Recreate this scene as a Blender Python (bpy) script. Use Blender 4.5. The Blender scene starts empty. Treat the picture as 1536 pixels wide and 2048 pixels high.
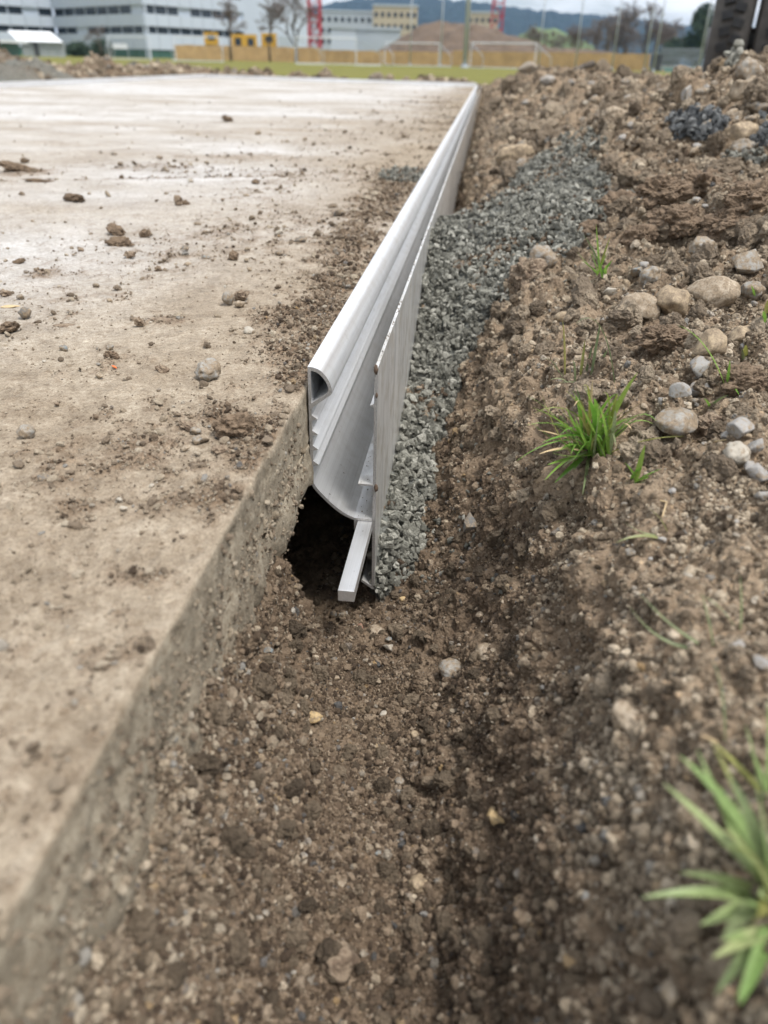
import bpy, bmesh, math, random
import numpy as np
from mathutils import Vector, Matrix, Euler

random.seed(7)
RNG = np.random.default_rng(11)
scene = bpy.context.scene
COL = scene.collection

# ------------------------------------------------------------------ camera
CAM_H = 0.25                       # lens height above the slab (slab top is z = 0, +Y runs along the rail)
PITCH, AZ, ROLL = math.radians(30.4), math.radians(6.08), 0.023
FPX, PW, PH = 1538.0, 1536.0, 2048.0
FWD = np.array([-math.sin(AZ)*math.cos(PITCH), math.cos(AZ)*math.cos(PITCH), -math.sin(PITCH)])
R0 = np.array([math.cos(AZ), math.sin(AZ), 0.0]); U0 = np.cross(R0, FWD)
RIGHT = math.cos(ROLL)*R0 + math.sin(ROLL)*U0; UP = np.cross(RIGHT, FWD)
CAM = np.array([0.0, 0.0, CAM_H])
cd = bpy.data.cameras.new('camera'); cam = bpy.data.objects.new('camera', cd); COL.objects.link(cam)
cam.matrix_world = Matrix(((RIGHT[0], UP[0], -FWD[0], 0), (RIGHT[1], UP[1], -FWD[1], 0), (RIGHT[2], UP[2], -FWD[2], CAM_H), (0, 0, 0, 1)))
cd.sensor_fit = 'VERTICAL'; cd.sensor_height = 36.0; cd.lens = 36.0*FPX/PH
cd.clip_start = 0.02; cd.clip_end = 9000
cd.dof.use_dof = True; cd.dof.focus_distance = 0.72; cd.dof.aperture_fstop = 6.0
scene.camera = cam

# ------------------------------------------------------------------ sky, sun, exposure
SUN_EL, SUN_AZ = math.radians(66), math.radians(122)      # azimuth from +Y towards +X
w = bpy.data.worlds.new('World'); scene.world = w; w.use_nodes = True
nt = w.node_tree; nt.nodes.clear(); N = nt.nodes.new; L = nt.links.new
sky = N('ShaderNodeTexSky'); sky.sky_type = 'NISHITA'; sky.sun_disc = False
sky.sun_elevation = SUN_EL; sky.sun_rotation = SUN_AZ; sky.air_density = 1.0; sky.dust_density = 1.5; sky.ozone_density = 1.5
tc = N('ShaderNodeTexCoord'); mp = N('ShaderNodeMapping'); mp.inputs['Scale'].default_value = (2.2, 2.2, 7.0); mp.inputs['Location'].default_value = (0.3, 0.1, 0.4)
cn = N('ShaderNodeTexNoise'); cn.inputs['Scale'].default_value = 2.3; cn.inputs['Detail'].default_value = 8; cn.inputs['Roughness'].default_value = 0.6
cr = N('ShaderNodeValToRGB'); cr.color_ramp.elements[0].position = 0.36; cr.color_ramp.elements[0].color = (0.35,)*3+(1,)
cr.color_ramp.elements[1].position = 0.56; cr.color_ramp.elements[1].color = (1, 1, 1, 1)
mx = N('ShaderNodeMix'); mx.data_type = 'RGBA'; mx.inputs['B'].default_value = (10.5, 10.7, 11.0, 1)
bg = N('ShaderNodeBackground'); bg.inputs['Strength'].default_value = 0.055; wo = N('ShaderNodeOutputWorld')
L(tc.outputs['Generated'], mp.inputs['Vector']); L(mp.outputs['Vector'], cn.inputs['Vector']); L(cn.outputs['Fac'], cr.inputs['Fac'])
L(cr.outputs['Color'], mx.inputs['Factor']); L(sky.outputs['Color'], mx.inputs['A']); L(mx.outputs['Result'], bg.inputs['Color']); L(bg.outputs['Background'], wo.inputs['Surface'])
sl = bpy.data.lights.new('sun', 'SUN'); sl.energy = 2.0; sl.angle = math.radians(15); sl.color = (1.0, 0.955, 0.9)
sun = bpy.data.objects.new('sun', sl); COL.objects.link(sun)
sdir = Vector((math.sin(SUN_AZ)*math.cos(SUN_EL), math.cos(SUN_AZ)*math.cos(SUN_EL), math.sin(SUN_EL)))
sun.rotation_euler = sdir.to_track_quat('Z', 'Y').to_euler()
scene.view_settings.view_transform = 'Standard'; scene.view_settings.look = 'None'
scene.view_settings.exposure = 1.12; scene.view_settings.gamma = 1.0
scene.render.engine = 'CYCLES'
cy = scene.cycles; cy.use_denoising = True; cy.use_adaptive_sampling = True; cy.adaptive_threshold = 0.02; cy.max_bounces = 4; cy.diffuse_bounces = 2; cy.glossy_bounces = 3; cy.transmission_bounces = 3; cy.transparent_max_bounces = 6

# ------------------------------------------------------------------ measuring helpers
def ray(px, py): return FWD + RIGHT*(px-PW/2)/FPX - UP*(py-PH/2)/FPX
def atz(px, py, z=0.0):
    d = ray(px, py); return CAM + d*(z-CAM_H)/d[2]
def atd(px, py, D):                                # a point D metres away on the level
    d = ray(px, py); return CAM + d*D/math.hypot(d[0], d[1])
def depth(p): return float((np.asarray(p)-CAM) @ FWD)

# ------------------------------------------------------------------ numpy noise
def _h(ix, iy, iz, s):
    with np.errstate(over='ignore'):
        n = (ix.astype(np.uint32)*np.uint32(374761393) + iy.astype(np.uint32)*np.uint32(668265263) + iz.astype(np.uint32)*np.uint32(2147483647) + np.uint32((s*974634777) & 0xffffffff))
        n = (n ^ (n >> np.uint32(13)))*np.uint32(1274126177); n ^= n >> np.uint32(16); n *= np.uint32(2246822519); n ^= n >> np.uint32(15)
    return (n & np.uint32(0xffffff)).astype(np.float32)/np.float32(16777216.0)
def vnoise(p, s=0):
    f = np.floor(p); i = f.astype(np.int64); t = (p-f).astype(np.float32); t = t*t*(3-2*t); r = 0
    for dx in (0, 1):
        wx = t[:, 0] if dx else 1-t[:, 0]
        for dy in (0, 1):
            wy = t[:, 1] if dy else 1-t[:, 1]
            for dz in (0, 1):
                wz = t[:, 2] if dz else 1-t[:, 2]
                r = r + wx*wy*wz*_h(i[:, 0]+dx, i[:, 1]+dy, i[:, 2]+dz, s)
    return r*2-1
def fbm(p, s=0, o=4, g=0.5):
    r = 0; a = 1.0
    for k in range(o): r = r + a*vnoise(p*(2.03**k)+17.3*k, s+k*7); a *= g
    return r
def crumbs(p, s=0, fill=0.8):                       # half-round lumps, one per cell
    f = np.floor(p); i = f.astype(np.int64); t = (p-f).astype(np.float32); best = np.zeros(len(p), np.float32)
    for dx in (-1, 0, 1):
        for dy in (-1, 0, 1):
            for dz in (-1, 0, 1):
                a, b, c = i[:, 0]+dx, i[:, 1]+dy, i[:, 2]+dz
                d2 = (dx+_h(a, b, c, s)-t[:, 0])**2 + (dy+_h(a, b, c, s+1)-t[:, 1])**2 + (dz+_h(a, b, c, s+2)-t[:, 2])**2
                rr = 0.25+0.45*_h(a, b, c, s+3); on = _h(a, b, c, s+4) < fill
                best = np.maximum(best, np.where(on, np.sqrt(np.maximum(0, rr*rr-d2)), 0))
    return best

# ------------------------------------------------------------------ materials
def mat(name):
    m = bpy.data.materials.new(name); m.use_nodes = True; t = m.node_tree
    return m, t, t.nodes['Principled BSDF']
def nd(t, kind, **kw):
    n = t.nodes.new(kind)
    for k, v in kw.items():
        if k in n.inputs: n.inputs[k].default_value = v
        else: setattr(n, k, v)
    return n
def ramp(t, stops, src):
    r = t.nodes.new('ShaderNodeValToRGB'); e = r.color_ramp.elements
    while len(e) < len(stops): e.new(0.5)
    for k, (p, c) in enumerate(stops): e[k].position = p; e[k].color = tuple(c)+(1,)
    t.links.new(src, r.inputs['Fac']); return r.outputs['Color']
def noise(t, scale, detail=4, rough=0.55, vec=None, dist=0.0):
    n = nd(t, 'ShaderNodeTexNoise', Scale=scale, Detail=detail, Roughness=rough, Distortion=dist)
    if vec is not None: t.links.new(vec, n.inputs['Vector'])
    return n.outputs['Fac']
def mixc(t, f, a, b, mode='MIX'):
    m = t.nodes.new('ShaderNodeMix'); m.data_type = 'RGBA'; m.blend_type = mode
    for s, v in (('Factor', f), ('A', a), ('B', b)):
        if hasattr(v, 'is_linked'): t.links.new(v, m.inputs[s])
        elif s == 'Factor': m.inputs[s].default_value = v
        else: m.inputs[s].default_value = tuple(v)+(1,)
    return m.outputs['Result']
def ocoord(t, which='Object'): return nd(t, 'ShaderNodeTexCoord').outputs[which]
def bump(t, b, src, strength, dist):
    n = nd(t, 'ShaderNodeBump', Strength=strength, Distance=dist); t.links.new(src, n.inputs['Height']); t.links.new(n.outputs['Normal'], b.inputs['Normal'])
def plain(name, c, rough=0.7, metal=0.0, var=0.12, scale=6.0, spec=0.5):
    m, t, b = mat(name); v = ocoord(t)
    f = noise(t, scale, 5, 0.6, v)
    t.links.new(ramp(t, [(0.3, [x*(1-var) for x in c]), (0.7, [min(1, x*(1+var)) for x in c])], f), b.inputs['Base Color'])
    b.inputs['Roughness'].default_value = rough; b.inputs['Metallic'].default_value = metal; b.inputs['Specular IOR Level'].default_value = spec
    return m

SOIL_D, SOIL_M, SOIL_L = (0.062, 0.043, 0.029), (0.158, 0.114, 0.077), (0.31, 0.24, 0.168)
def soil_material(name):
    m, t, b = mat(name); v = ocoord(t)
    big = noise(t, 9, 4, 0.6, v); mid = noise(t, 90, 5, 0.65, v); fine = noise(t, 900, 3, 0.6, v)
    c = ramp(t, [(0.3, SOIL_D), (0.52, SOIL_M), (0.75, SOIL_L)], mid)
    c2 = ramp(t, [(0.35, (0.115, 0.081, 0.054)), (0.7, (0.27, 0.206, 0.143))], big)
    c = mixc(t, 0.5, c, c2)
    dry = nd(t, 'ShaderNodeAttribute', attribute_name='dry')
    c = mixc(t, dry.outputs['Fac'], c, mixc(t, 1.0, c, (1.62, 1.68, 1.70), 'MULTIPLY'))  # bank soil lightened as dry and open; trench keeps painted shade
    vo = nd(t, 'ShaderNodeTexVoronoi', Scale=420.0); t.links.new(v, vo.inputs['Vector'])
    g = ramp(t, [(0.0, (0.55, 0.5, 0.45)), (0.5, (1, 1, 1)), (0.86, (1.0, 1.0, 1.0)), (0.95, (1.9, 1.8, 1.65))], vo.outputs['Color'])
    c = mixc(t, 0.75, c, g, 'MULTIPLY')
    gm = nd(t, 'ShaderNodeAttribute', attribute_name='gravel')
    c = mixc(t, gm.outputs['Fac'], c, (0.16, 0.165, 0.15))
    t.links.new(c, b.inputs['Base Color']); b.inputs['Roughness'].default_value = 0.88; b.inputs['Specular IOR Level'].default_value = 0.3
    vg = nd(t, 'ShaderNodeTexVoronoi', Scale=300.0); vg.inputs['Randomness'].default_value = 1.0; t.links.new(v, vg.inputs['Vector'])
    ad = nd(t, 'ShaderNodeMath', operation='MULTIPLY_ADD'); t.links.new(vg.outputs['Distance'], ad.inputs[0]); ad.inputs[1].default_value = -1.0; t.links.new(fine, ad.inputs[2])
    bump(t, b, ad.outputs[0], 0.9, 0.0022)
    return m
M = {}
M['soil'] = soil_material('soil')
def crumb_material(name, stops, rough=0.88):
    m, t, b = mat(name); oi = nd(t, 'ShaderNodeObjectInfo'); v = ocoord(t)
    c = ramp(t, stops, oi.outputs['Random'])
    f = noise(t, 3.0, 4, 0.65, v)
    c = mixc(t, 0.7, c, ramp(t, [(0.3, (0.55, 0.52, 0.5)), (0.7, (1.35, 1.35, 1.35))], f), 'MULTIPLY')
    t.links.new(c, b.inputs['Base Color']); b.inputs['Roughness'].default_value = rough; b.inputs['Specular IOR Level'].default_value = 0.35
    bump(t, b, noise(t, 9, 3, 0.6, v), 0.5, 0.15)
    return m
M['crumb'] = crumb_material('soil crumb', [(0.0, (0.055, 0.038, 0.025)), (0.35, (0.12, 0.087, 0.059)), (0.6, (0.2, 0.148, 0.102)), (0.8, (0.29, 0.224, 0.157)), (0.93, (0.33, 0.265, 0.195)), (0.95, (0.17, 0.16, 0.15)), (0.965, (0.07, 0.07, 0.07)), (0.98, (0.40, 0.35, 0.28)), (0.992, (0.34, 0.23, 0.11)), (1.0, (0.36, 0.35, 0.33))])
DRY_LIT_STOPS = [(0.0, (0.095, 0.071, 0.048)), (0.3, (0.2, 0.157, 0.11)), (0.55, (0.315, 0.256, 0.186)), (0.78, (0.44, 0.368, 0.273)), (0.93, (0.56, 0.48, 0.37)), (0.95, (0.24, 0.23, 0.21)), (0.965, (0.11, 0.11, 0.11)), (0.985, (0.5, 0.45, 0.37)), (0.994, (0.42, 0.29, 0.15)), (1.0, (0.44, 0.43, 0.4))]
M['drylitcrumb'] = crumb_material('dry lit soil crumb', DRY_LIT_STOPS)  # lighter bank copy: part dryness, part light put into the colour
M['drylitclod'] = crumb_material('dry lit clod crumb', [(0.0, (0.15, 0.117, 0.083)), (0.5, (0.24, 0.194, 0.141)), (1.0, (0.34, 0.283, 0.21))])  # bank clods, paler as dry and as painted light
M['moistshadeclod'] = crumb_material('moist shaded clod crumb', [(0.0, (0.075, 0.057, 0.039)), (0.5, (0.13, 0.101, 0.07)), (1.0, (0.2, 0.158, 0.112))])  # darker trench clods: moisture plus recess shade put into the colour
M['slabcrumb'] = crumb_material('dry dirt crumb', [(0.0, (0.13, 0.1, 0.07)), (0.35, (0.23, 0.182, 0.132)), (0.7, (0.34, 0.282, 0.208)), (0.95, (0.43, 0.372, 0.288)), (0.97, (0.25, 0.245, 0.23)), (1.0, (0.48, 0.44, 0.37))])
M['chip'] = crumb_material('crushed stone', [(0.0, (0.1, 0.101, 0.085)), (0.4, (0.19, 0.191, 0.165)), (0.75, (0.30, 0.30, 0.262)), (1.0, (0.43, 0.428, 0.38))], 0.75)
M['darkchip'] = crumb_material('damp crushed stone', [(0.0, (0.05, 0.055, 0.06)), (0.6, (0.11, 0.12, 0.125)), (1.0, (0.24, 0.25, 0.25))], 0.55)
def stone_material(name, c, dirt=(0.24, 0.185, 0.125), amount=0.5, rough=0.7):
    m, t, b = mat(name); v = ocoord(t)
    base = ramp(t, [(0.3, [x*0.78 for x in c]), (0.55, c), (0.75, [min(1, x*1.2) for x in c])], noise(t, 55, 6, 0.65, v))
    d = ramp(t, [(0.62-0.3*amount, (0, 0, 0)), (0.72-0.25*amount, (1, 1, 1))], noise(t, 130, 6, 0.75, v, 0.4))
    c2 = mixc(t, d, base, ramp(t, [(0.3, [x*0.6 for x in dirt]), (0.7, [x*1.25 for x in dirt])], noise(t, 500, 3, 0.6, v)))
    t.links.new(c2, b.inputs['Base Color']); b.inputs['Roughness'].default_value = rough; b.inputs['Specular IOR Level'].default_value = 0.4
    bump(t, b, noise(t, 420, 4, 0.7, v), 0.45, 0.0015)
    return m
for k, c in dict(grey=(0.31, 0.3, 0.275), pale=(0.41, 0.375, 0.315), tan=(0.42, 0.33, 0.22), yellow=(0.52, 0.38, 0.2), dark=(0.13, 0.135, 0.135), blue=(0.2, 0.235, 0.25), red=(0.34, 0.15, 0.11), beige=(0.40, 0.335, 0.255), rubble=(0.31, 0.3, 0.285)).items():
    M[k] = stone_material(k+' stone', c, amount=0.45 if k in ('rubble', 'pale', 'yellow') else 0.72)
M['clod'] = stone_material('soil clod', (0.2, 0.145, 0.098), (0.1, 0.07, 0.046), 0.6, 0.9)
M['clodgrey'] = stone_material('dry clod', (0.27, 0.21, 0.15), (0.14, 0.1, 0.07), 0.6, 0.9)
M['orange'] = plain('orange fragment', (0.7, 0.16, 0.04), 0.6)
M['wood'] = plain('dry wood', (0.5, 0.38, 0.22), 0.8, scale=80)
M['bark'] = plain('bark', (0.09, 0.075, 0.06), 0.9, var=0.3)
M['twig'] = plain('twig', (0.14, 0.115, 0.1), 0.9, var=0.25)

# concrete slab
m, t, b = mat('dusty concrete'); M['slab'] = m; v = ocoord(t)
fine = noise(t, 650, 4, 0.7, v); mid = noise(t, 38, 6, 0.65, v); big = noise(t, 1.6, 5, 0.6, v, 0.6)
c = ramp(t, [(0.28, (0.215, 0.18, 0.136)), (0.5, (0.325, 0.279, 0.216)), (0.72, (0.42, 0.372, 0.3))], mid)
pale = ramp(t, [(0.3, (0.44, 0.44, 0.435)), (0.7, (0.64, 0.655, 0.67))], noise(t, 14, 6, 0.7, v))
pm = nd(t, 'ShaderNodeAttribute', attribute_name='far_pale')
c = mixc(t, pm.outputs['Fac'], c, pale)
c = mixc(t, 0.6, c, ramp(t, [(0.34, (0.66, 0.6, 0.53)), (0.6, (1.08, 1.08, 1.08))], noise(t, 4.5, 6, 0.68, v, 0.8)), 'MULTIPLY')
dm = nd(t, 'ShaderNodeAttribute', attribute_name='dirt')
c = mixc(t, dm.outputs['Fac'], c, ramp(t, [(0.35, (0.13, 0.09, 0.06)), (0.65, (0.27, 0.2, 0.135))], noise(t, 160, 5, 0.7, v)))
sm = nd(t, 'ShaderNodeAttribute', attribute_name='side')
side = ramp(t, [(0.3, (0.2, 0.172, 0.128)), (0.55, (0.36, 0.318, 0.245)), (0.75, (0.48, 0.435, 0.345))], noise(t, 60, 6, 0.7, v))
c = mixc(t, sm.outputs['Fac'], c, side)
vo = nd(t, 'ShaderNodeTexVoronoi', Scale=330.0); t.links.new(v, vo.inputs['Vector'])
c = mixc(t, 0.8, c, ramp(t, [(0.0, (0.62, 0.56, 0.5)), (0.3, (1, 1, 1)), (0.88, (1, 1, 1)), (1.0, (1.35, 1.33, 1.3))], vo.outputs['Color']), 'MULTIPLY')
c = mixc(t, 0.75, c, ramp(t, [(0.33, (0.5, 0.46, 0.42)), (0.6, (1.2, 1.2, 1.2))], fine), 'MULTIPLY')
c = mixc(t, 0.6, c, ramp(t, [(0.36, (0.62, 0.56, 0.5)), (0.58, (1.08, 1.08, 1.08))], noise(t, 150, 5, 0.7, v)), 'MULTIPLY')
t.links.new(c, b.inputs['Base Color']); b.inputs['Specular IOR Level'].default_value = 0.35
rr = nd(t, 'ShaderNodeMapRange'); rr.inputs['To Min'].default_value = 0.85; rr.inputs['To Max'].default_value = 0.5
t.links.new(pm.outputs['Fac'], rr.inputs['Value']); t.links.new(rr.outputs['Result'], b.inputs['Roughness'])
bump(t, b, fine, 0.6, 0.0016)

# aluminium
def alu(name, c, rough, dirty):
    m, t, b = mat(name); v = ocoord(t)
    mp = nd(t, 'ShaderNodeMapping'); mp.inputs['Scale'].default_value = (300, 2.2, 300) if dirty < 0.5 else (60, 30, 3.0); t.links.new(v, mp.inputs['Vector'])
    streak = noise(t, 1.0, 6, 0.7, mp.outputs['Vector']); blot = noise(t, 26, 6, 0.7, v); spots = noise(t, 240, 3, 0.6, v)
    col = ramp(t, [(0.3, [x*(0.55 if dirty > .5 else .82) for x in c]), (0.62, c)], streak)
    if dirty > 0:
        d = ramp(t, [(0.46, (0, 0, 0)), (0.68, (min(1, dirty*1.35),)*3)], blot)
        col = mixc(t, d, col, (0.42, 0.39, 0.33))
    col = mixc(t, ramp(t, [(0.70, (0, 0, 0)), (0.74, (0.8,)*3)], spots), col, (0.2, 0.17, 0.13))
    t.links.new(col, b.inputs['Base Color']); b.inputs['Metallic'].default_value = 0.78
    t.links.new(ramp(t, [(0.3, (rough*0.85,)*3), (0.7, (min(1, rough*1.3),)*3)], blot), b.inputs['Roughness'])
    bump(t, b, streak, 0.08, 0.0006)
    if dirty > .5: b.inputs['Metallic'].default_value = 0.55
    return m
M['alu'] = alu('extruded aluminium', (0.92, 0.93, 0.94), 0.33, 0.2)
M['alu_plate'] = alu('scuffed aluminium plate', (0.82, 0.82, 0.81), 0.36, 0.6)
M['alu_cut'] = plain('sawn aluminium edge', (0.42, 0.41, 0.4), 0.55, 0.7, 0.35, 900)
M['alu_bar'] = alu('bright aluminium bar', (0.86, 0.87, 0.88), 0.34, 0.0)
M['rust'] = plain('rusty dirt', (0.11, 0.075, 0.052), 0.9, scale=300, var=0.4)

# ------------------------------------------------------------------ object helpers
def link(name, me, material=None, parent=None, label=None, cat=None, group=None, kind=None):
    o = bpy.data.objects.new(name, me); COL.objects.link(o)
    if material is not None and me is not None and not me.materials: me.materials.append(material)
    if parent is not None: o.parent = parent
    for k, vv in (('label', label), ('category', cat), ('group', group), ('kind', kind)):
        if vv: o[k] = vv
    return o
def empty(name, loc, label, cat, group=None, rz=0.0):
    o = link(name, None, label=label, cat=cat, group=group); o.location = loc; o.rotation_euler = (0, 0, rz); o.empty_display_size = 0.1
    return o
def mesh_np(name, verts, faces, smooth=False, attrs=None):
    me = bpy.data.meshes.new(name); nv = len(verts); faces = np.asarray(faces, np.int32); nf, k = faces.shape
    me.vertices.add(nv); me.vertices.foreach_set('co', np.asarray(verts, np.float32).ravel())
    me.loops.add(nf*k); me.loops.foreach_set('vertex_index', faces.ravel())
    me.polygons.add(nf); me.polygons.foreach_set('loop_start', np.arange(0, nf*k, k, dtype=np.int32))
    me.polygons.foreach_set('use_smooth', np.full(nf, smooth))
    for an, av in (attrs or {}).items():
        a = me.attributes.new(an, 'FLOAT', 'POINT'); a.data.foreach_set('value', np.asarray(av, np.float32))
    me.update(calc_edges=True); return me
def grid_faces(nr, ncol):
    i = np.arange(nr*ncol).reshape(nr, ncol)
    return np.stack([i[:-1, :-1].ravel(), i[:-1, 1:].ravel(), i[1:, 1:].ravel(), i[1:, :-1].ravel()], 1)
def drop_unused(verts, faces, keepv, attrs):
    fk = keepv[faces].all(1); faces = faces[fk]; used = np.zeros(len(verts), bool); used[faces.ravel()] = True
    idx = np.cumsum(used)-1
    return verts[used], idx[faces], {k: a[used] for k, a in attrs.items()}
class MB:
    def __init__(s): s.v = []; s.f = []
    def box(s, lo, hi, mtx=None):
        b = len(s.v); c = [Vector((x, y, z)) for x in (lo[0], hi[0]) for y in (lo[1], hi[1]) for z in (lo[2], hi[2])]
        s.v += [tuple(mtx @ q if mtx else q) for q in c]
        s.f += [tuple(b+i for i in q) for q in ((0, 1, 3, 2), (4, 6, 7, 5), (0, 4, 5, 1), (2, 3, 7, 6), (0, 2, 6, 4), (1, 5, 7, 3))]; return s
    def tube(s, p, q, r0, r1=None, n=8):
        r1 = r0 if r1 is None else r1; p = Vector(p); q = Vector(q); d = (q-p).normalized(); a = d.orthogonal().normalized(); c = d.cross(a); b = len(s.v)
        for pt, r in ((p, r0), (q, r1)):
            for i in range(n):
                an = 2*math.pi*i/n; s.v.append(tuple(pt+(a*math.cos(an)+c*math.sin(an))*r))
        s.f += [(b+i, b+(i+1) % n, b+n+(i+1) % n, b+n+i) for i in range(n)]
        s.f += [tuple(b+i for i in range(n))[::-1], tuple(b+n+i for i in range(n))]; return s
    def prism(s, poly, y0, y1):                       # polygon in x,z swept along y
        b = len(s.v); n = len(poly)
        s.v += [(x, y0, z) for x, z in poly]+[(x, y1, z) for x, z in poly]
        s.f += [(b+i, b+(i+1) % n, b+n+(i+1) % n, b+n+i) for i in range(n)]
        s.f += [tuple(b+i for i in range(n))[::-1], tuple(b+n+i for i in range(n))]; return s
    def quad(s, *p):
        b = len(s.v); s.v += [tuple(q) for q in p]; s.f.append(tuple(range(b, b+len(p)))); return s
    def mesh(s, name, smooth=False):
        me = bpy.data.meshes.new(name); me.from_pydata(s.v, [], s.f); me.update()
        bm = bmesh.new(); bm.from_mesh(me); bmesh.ops.recalc_face_normals(bm, faces=bm.faces); bm.to_mesh(me); bm.free()
        if smooth: me.polygons.foreach_set('use_smooth', [True]*len(me.polygons))
        return me
    def build(s, name, material, parent=None, smooth=False, **kw): return link(name, s.mesh(name, smooth), material, parent, **kw)
def bevel(o, wd, seg=2):
    md = o.modifiers.new('bevel', 'BEVEL'); md.width = wd; md.segments = seg; md.limit_method = 'ANGLE'; return o

# ------------------------------------------------------------------ ground shape (cross-sections across the trench and the spoil bank)
SEC = [
 (0.00, [(-.30, -.07), (-.142, -.072), (-.126, -.10), (-.10, -.14), (-.075, -.178), (-.045, -.203), (-.015, -.208), (.015, -.188), (.04, -.155), (.06, -.115), (.08, -.066), (.098, -.022), (.122, .002), (.2, .02), (.6, .05), (3, .06)]),
 (0.30, [(-.30, -.07), (-.142, -.072), (-.126, -.105), (-.10, -.148), (-.075, -.185), (-.047, -.210), (-.02, -.214), (.012, -.192), (.038, -.157), (.06, -.115), (.08, -.068), (.1, -.026), (.124, .0), (.2, .018), (.6, .05), (3, .06)]),
 (0.46, [(-.30, -.07), (-.146, -.072), (-.133, -.12), (-.112, -.17), (-.086, -.203), (-.055, -.221), (-.028, -.214), (.003, -.19), (.033, -.155), (.058, -.115), (.084, -.07), (.108, -.03), (.133, -.006), (.2, .012), (.35, .03), (.6, .05), (3, .07)]),
 (0.535, [(-.30, -.08), (-.152, -.085), (-.139, -.125), (-.120, -.18), (-.092, -.212), (-.06, -.223), (-.036, -.217), (-.006, -.196), (.025, -.16), (.051, -.12), (.079, -.075), (.105, -.035), (.132, -.01), (.2, .01), (.35, .03), (.6, .05), (3, .07)]),
 (0.585, [(-.30, -.25), (-.16, -.262), (-.125, -.258), (-.10, -.244), (-.08, -.230), (-.045, -.221), (-.012, -.20), (.018, -.165), (.045, -.125), (.074, -.08), (.102, -.04), (.13, -.016), (.2, .006), (.35, .028), (.7, .06), (3, .08)]),
 (0.85, [(-.30, -.27), (-.10, -.27), (-.08, -.235), (-.068, -.212), (-.052, -.198), (-.03, -.16), (-.004, -.12), (.028, -.08), (.06, -.046), (.096, -.02), (.15, .0), (.3, .025), (.6, .06), (1, .08), (3, .1)]),
 (1.15, [(-.30, -.20), (-.06, -.205), (-.04, -.165), (-.012, -.12), (.014, -.08), (.038, -.04), (.074, -.005), (.12, .002), (.2, .012), (.3, .03), (.6, .075), (1, .1), (3, .14)]),
 (1.50, [(-.30, -.20), (-.07, -.20), (-.03, -.15), (.0, -.09), (.03, -.035), (.08, .0), (.2, .02), (.3, .045), (.45, .085), (.6, .11), (1, .15), (3, .18)]),
 (2.10, [(-.30, -.20), (-.07, -.20), (-.04, -.14), (-.02, -.06), (.02, -.005), (.1, .035), (.25, .085), (.40, .165), (.52, .235), (.65, .262), (.85, .27), (1.2, .27), (3, .2)]),
 (2.80, [(-.30, -.15), (-.07, -.15), (-.04, -.06), (.02, .01), (.1, .05), (.25, .10), (.5, .15), (.8, .21), (1.2, .23), (2, .18), (3, .0)]),
 (4.00, [(-.30, -.15), (-.07, -.15), (-.03, -.04), (.03, .05), (.15, .12), (.3, .165), (.6, .175), (1, .15), (1.5, .10), (2.5, -.05), (3, -.15)]),
 (5.50, [(-.30, -.15), (-.07, -.15), (-.02, -.03), (.05, .08), (.2, .17), (.4, .205), (.8, .185), (1.3, .13), (1.8, .05), (2.6, -.15), (3, -.17)]),
 (8.00, [(-.30, -.15), (-.07, -.12), (-.02, -.03), (.05, .06), (.2, .13), (.5, .17), (1, .14), (1.6, .0), (2.4, -.16), (3, -.17)]),
 (11.0, [(-.30, -.12), (-.07, -.10), (-.02, -.05), (.08, .0), (.3, .06), (.7, .08), (1.2, .02), (2, -.15), (3, -.17)]),
 (13.5, [(-.30, -.15), (3, -.17)])]
XG = np.unique(np.concatenate([np.linspace(-.3, .2, 260), np.linspace(.2, 1, 160), np.linspace(1, 3, 100)]))
YK = np.array([s[0] for s in SEC]); TAB = np.array([np.interp(XG, *zip(*s[1])) for s in SEC])
ker = np.hanning(9); ker /= ker.sum()
TAB = np.array([np.convolve(np.pad(r, 4, 'edge'), ker, 'valid') for r in TAB])
GPL = np.array([(.61, -.30), (.628, -.205), (.655, -.168), (.75, -.152), (.9, -.13), (1.05, -.092), (1.18, -.045), (1.32, -.012), (1.5, -.005), (1.62, -.03), (1.76, -.10), (1.95, -.2), (2.2, -.3)])
SPILL = np.array([(.05, 1.05), (.10, 1.22), (.165, 1.30), (.24, 1.55), (.255, 1.72), (.20, 2.0), (.14, 2.1), (.05, 1.76), (-.045, 1.62), (-.08, 1.45), (-.08, 1.2)])
BUMPS = [(.25, 1.24, .055, .05, .06), (.36, 1.18, .06, .07, .055), (.47, 1.22, .06, .09, .07), (.205, 1.16, .02, .04, .05), (.13, .70, .012, .03, .03), (.22, .95, .02, .05, .05), (.33, 1.0, .02, .05, .05), (.02, .33, .01, .03, .03), (-.05, .30, .012, .03, .03), (.5, 1.05, .03, .09, .06), (.35, 4.2, .05, .25, .5), (.55, 3.3, .04, .2, .3)]
def in_poly(X, Y, P):
    r = np.zeros(X.shape, bool); n = len(P)
    for i in range(n):
        (x0, y0), (x1, y1) = P[i], P[(i+1) % n]
        c = ((y0 > Y) != (y1 > Y)) & (X < (x1-x0)*(Y-y0)/(y1-y0+1e-12)+x0); r ^= c
    return r
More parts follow.
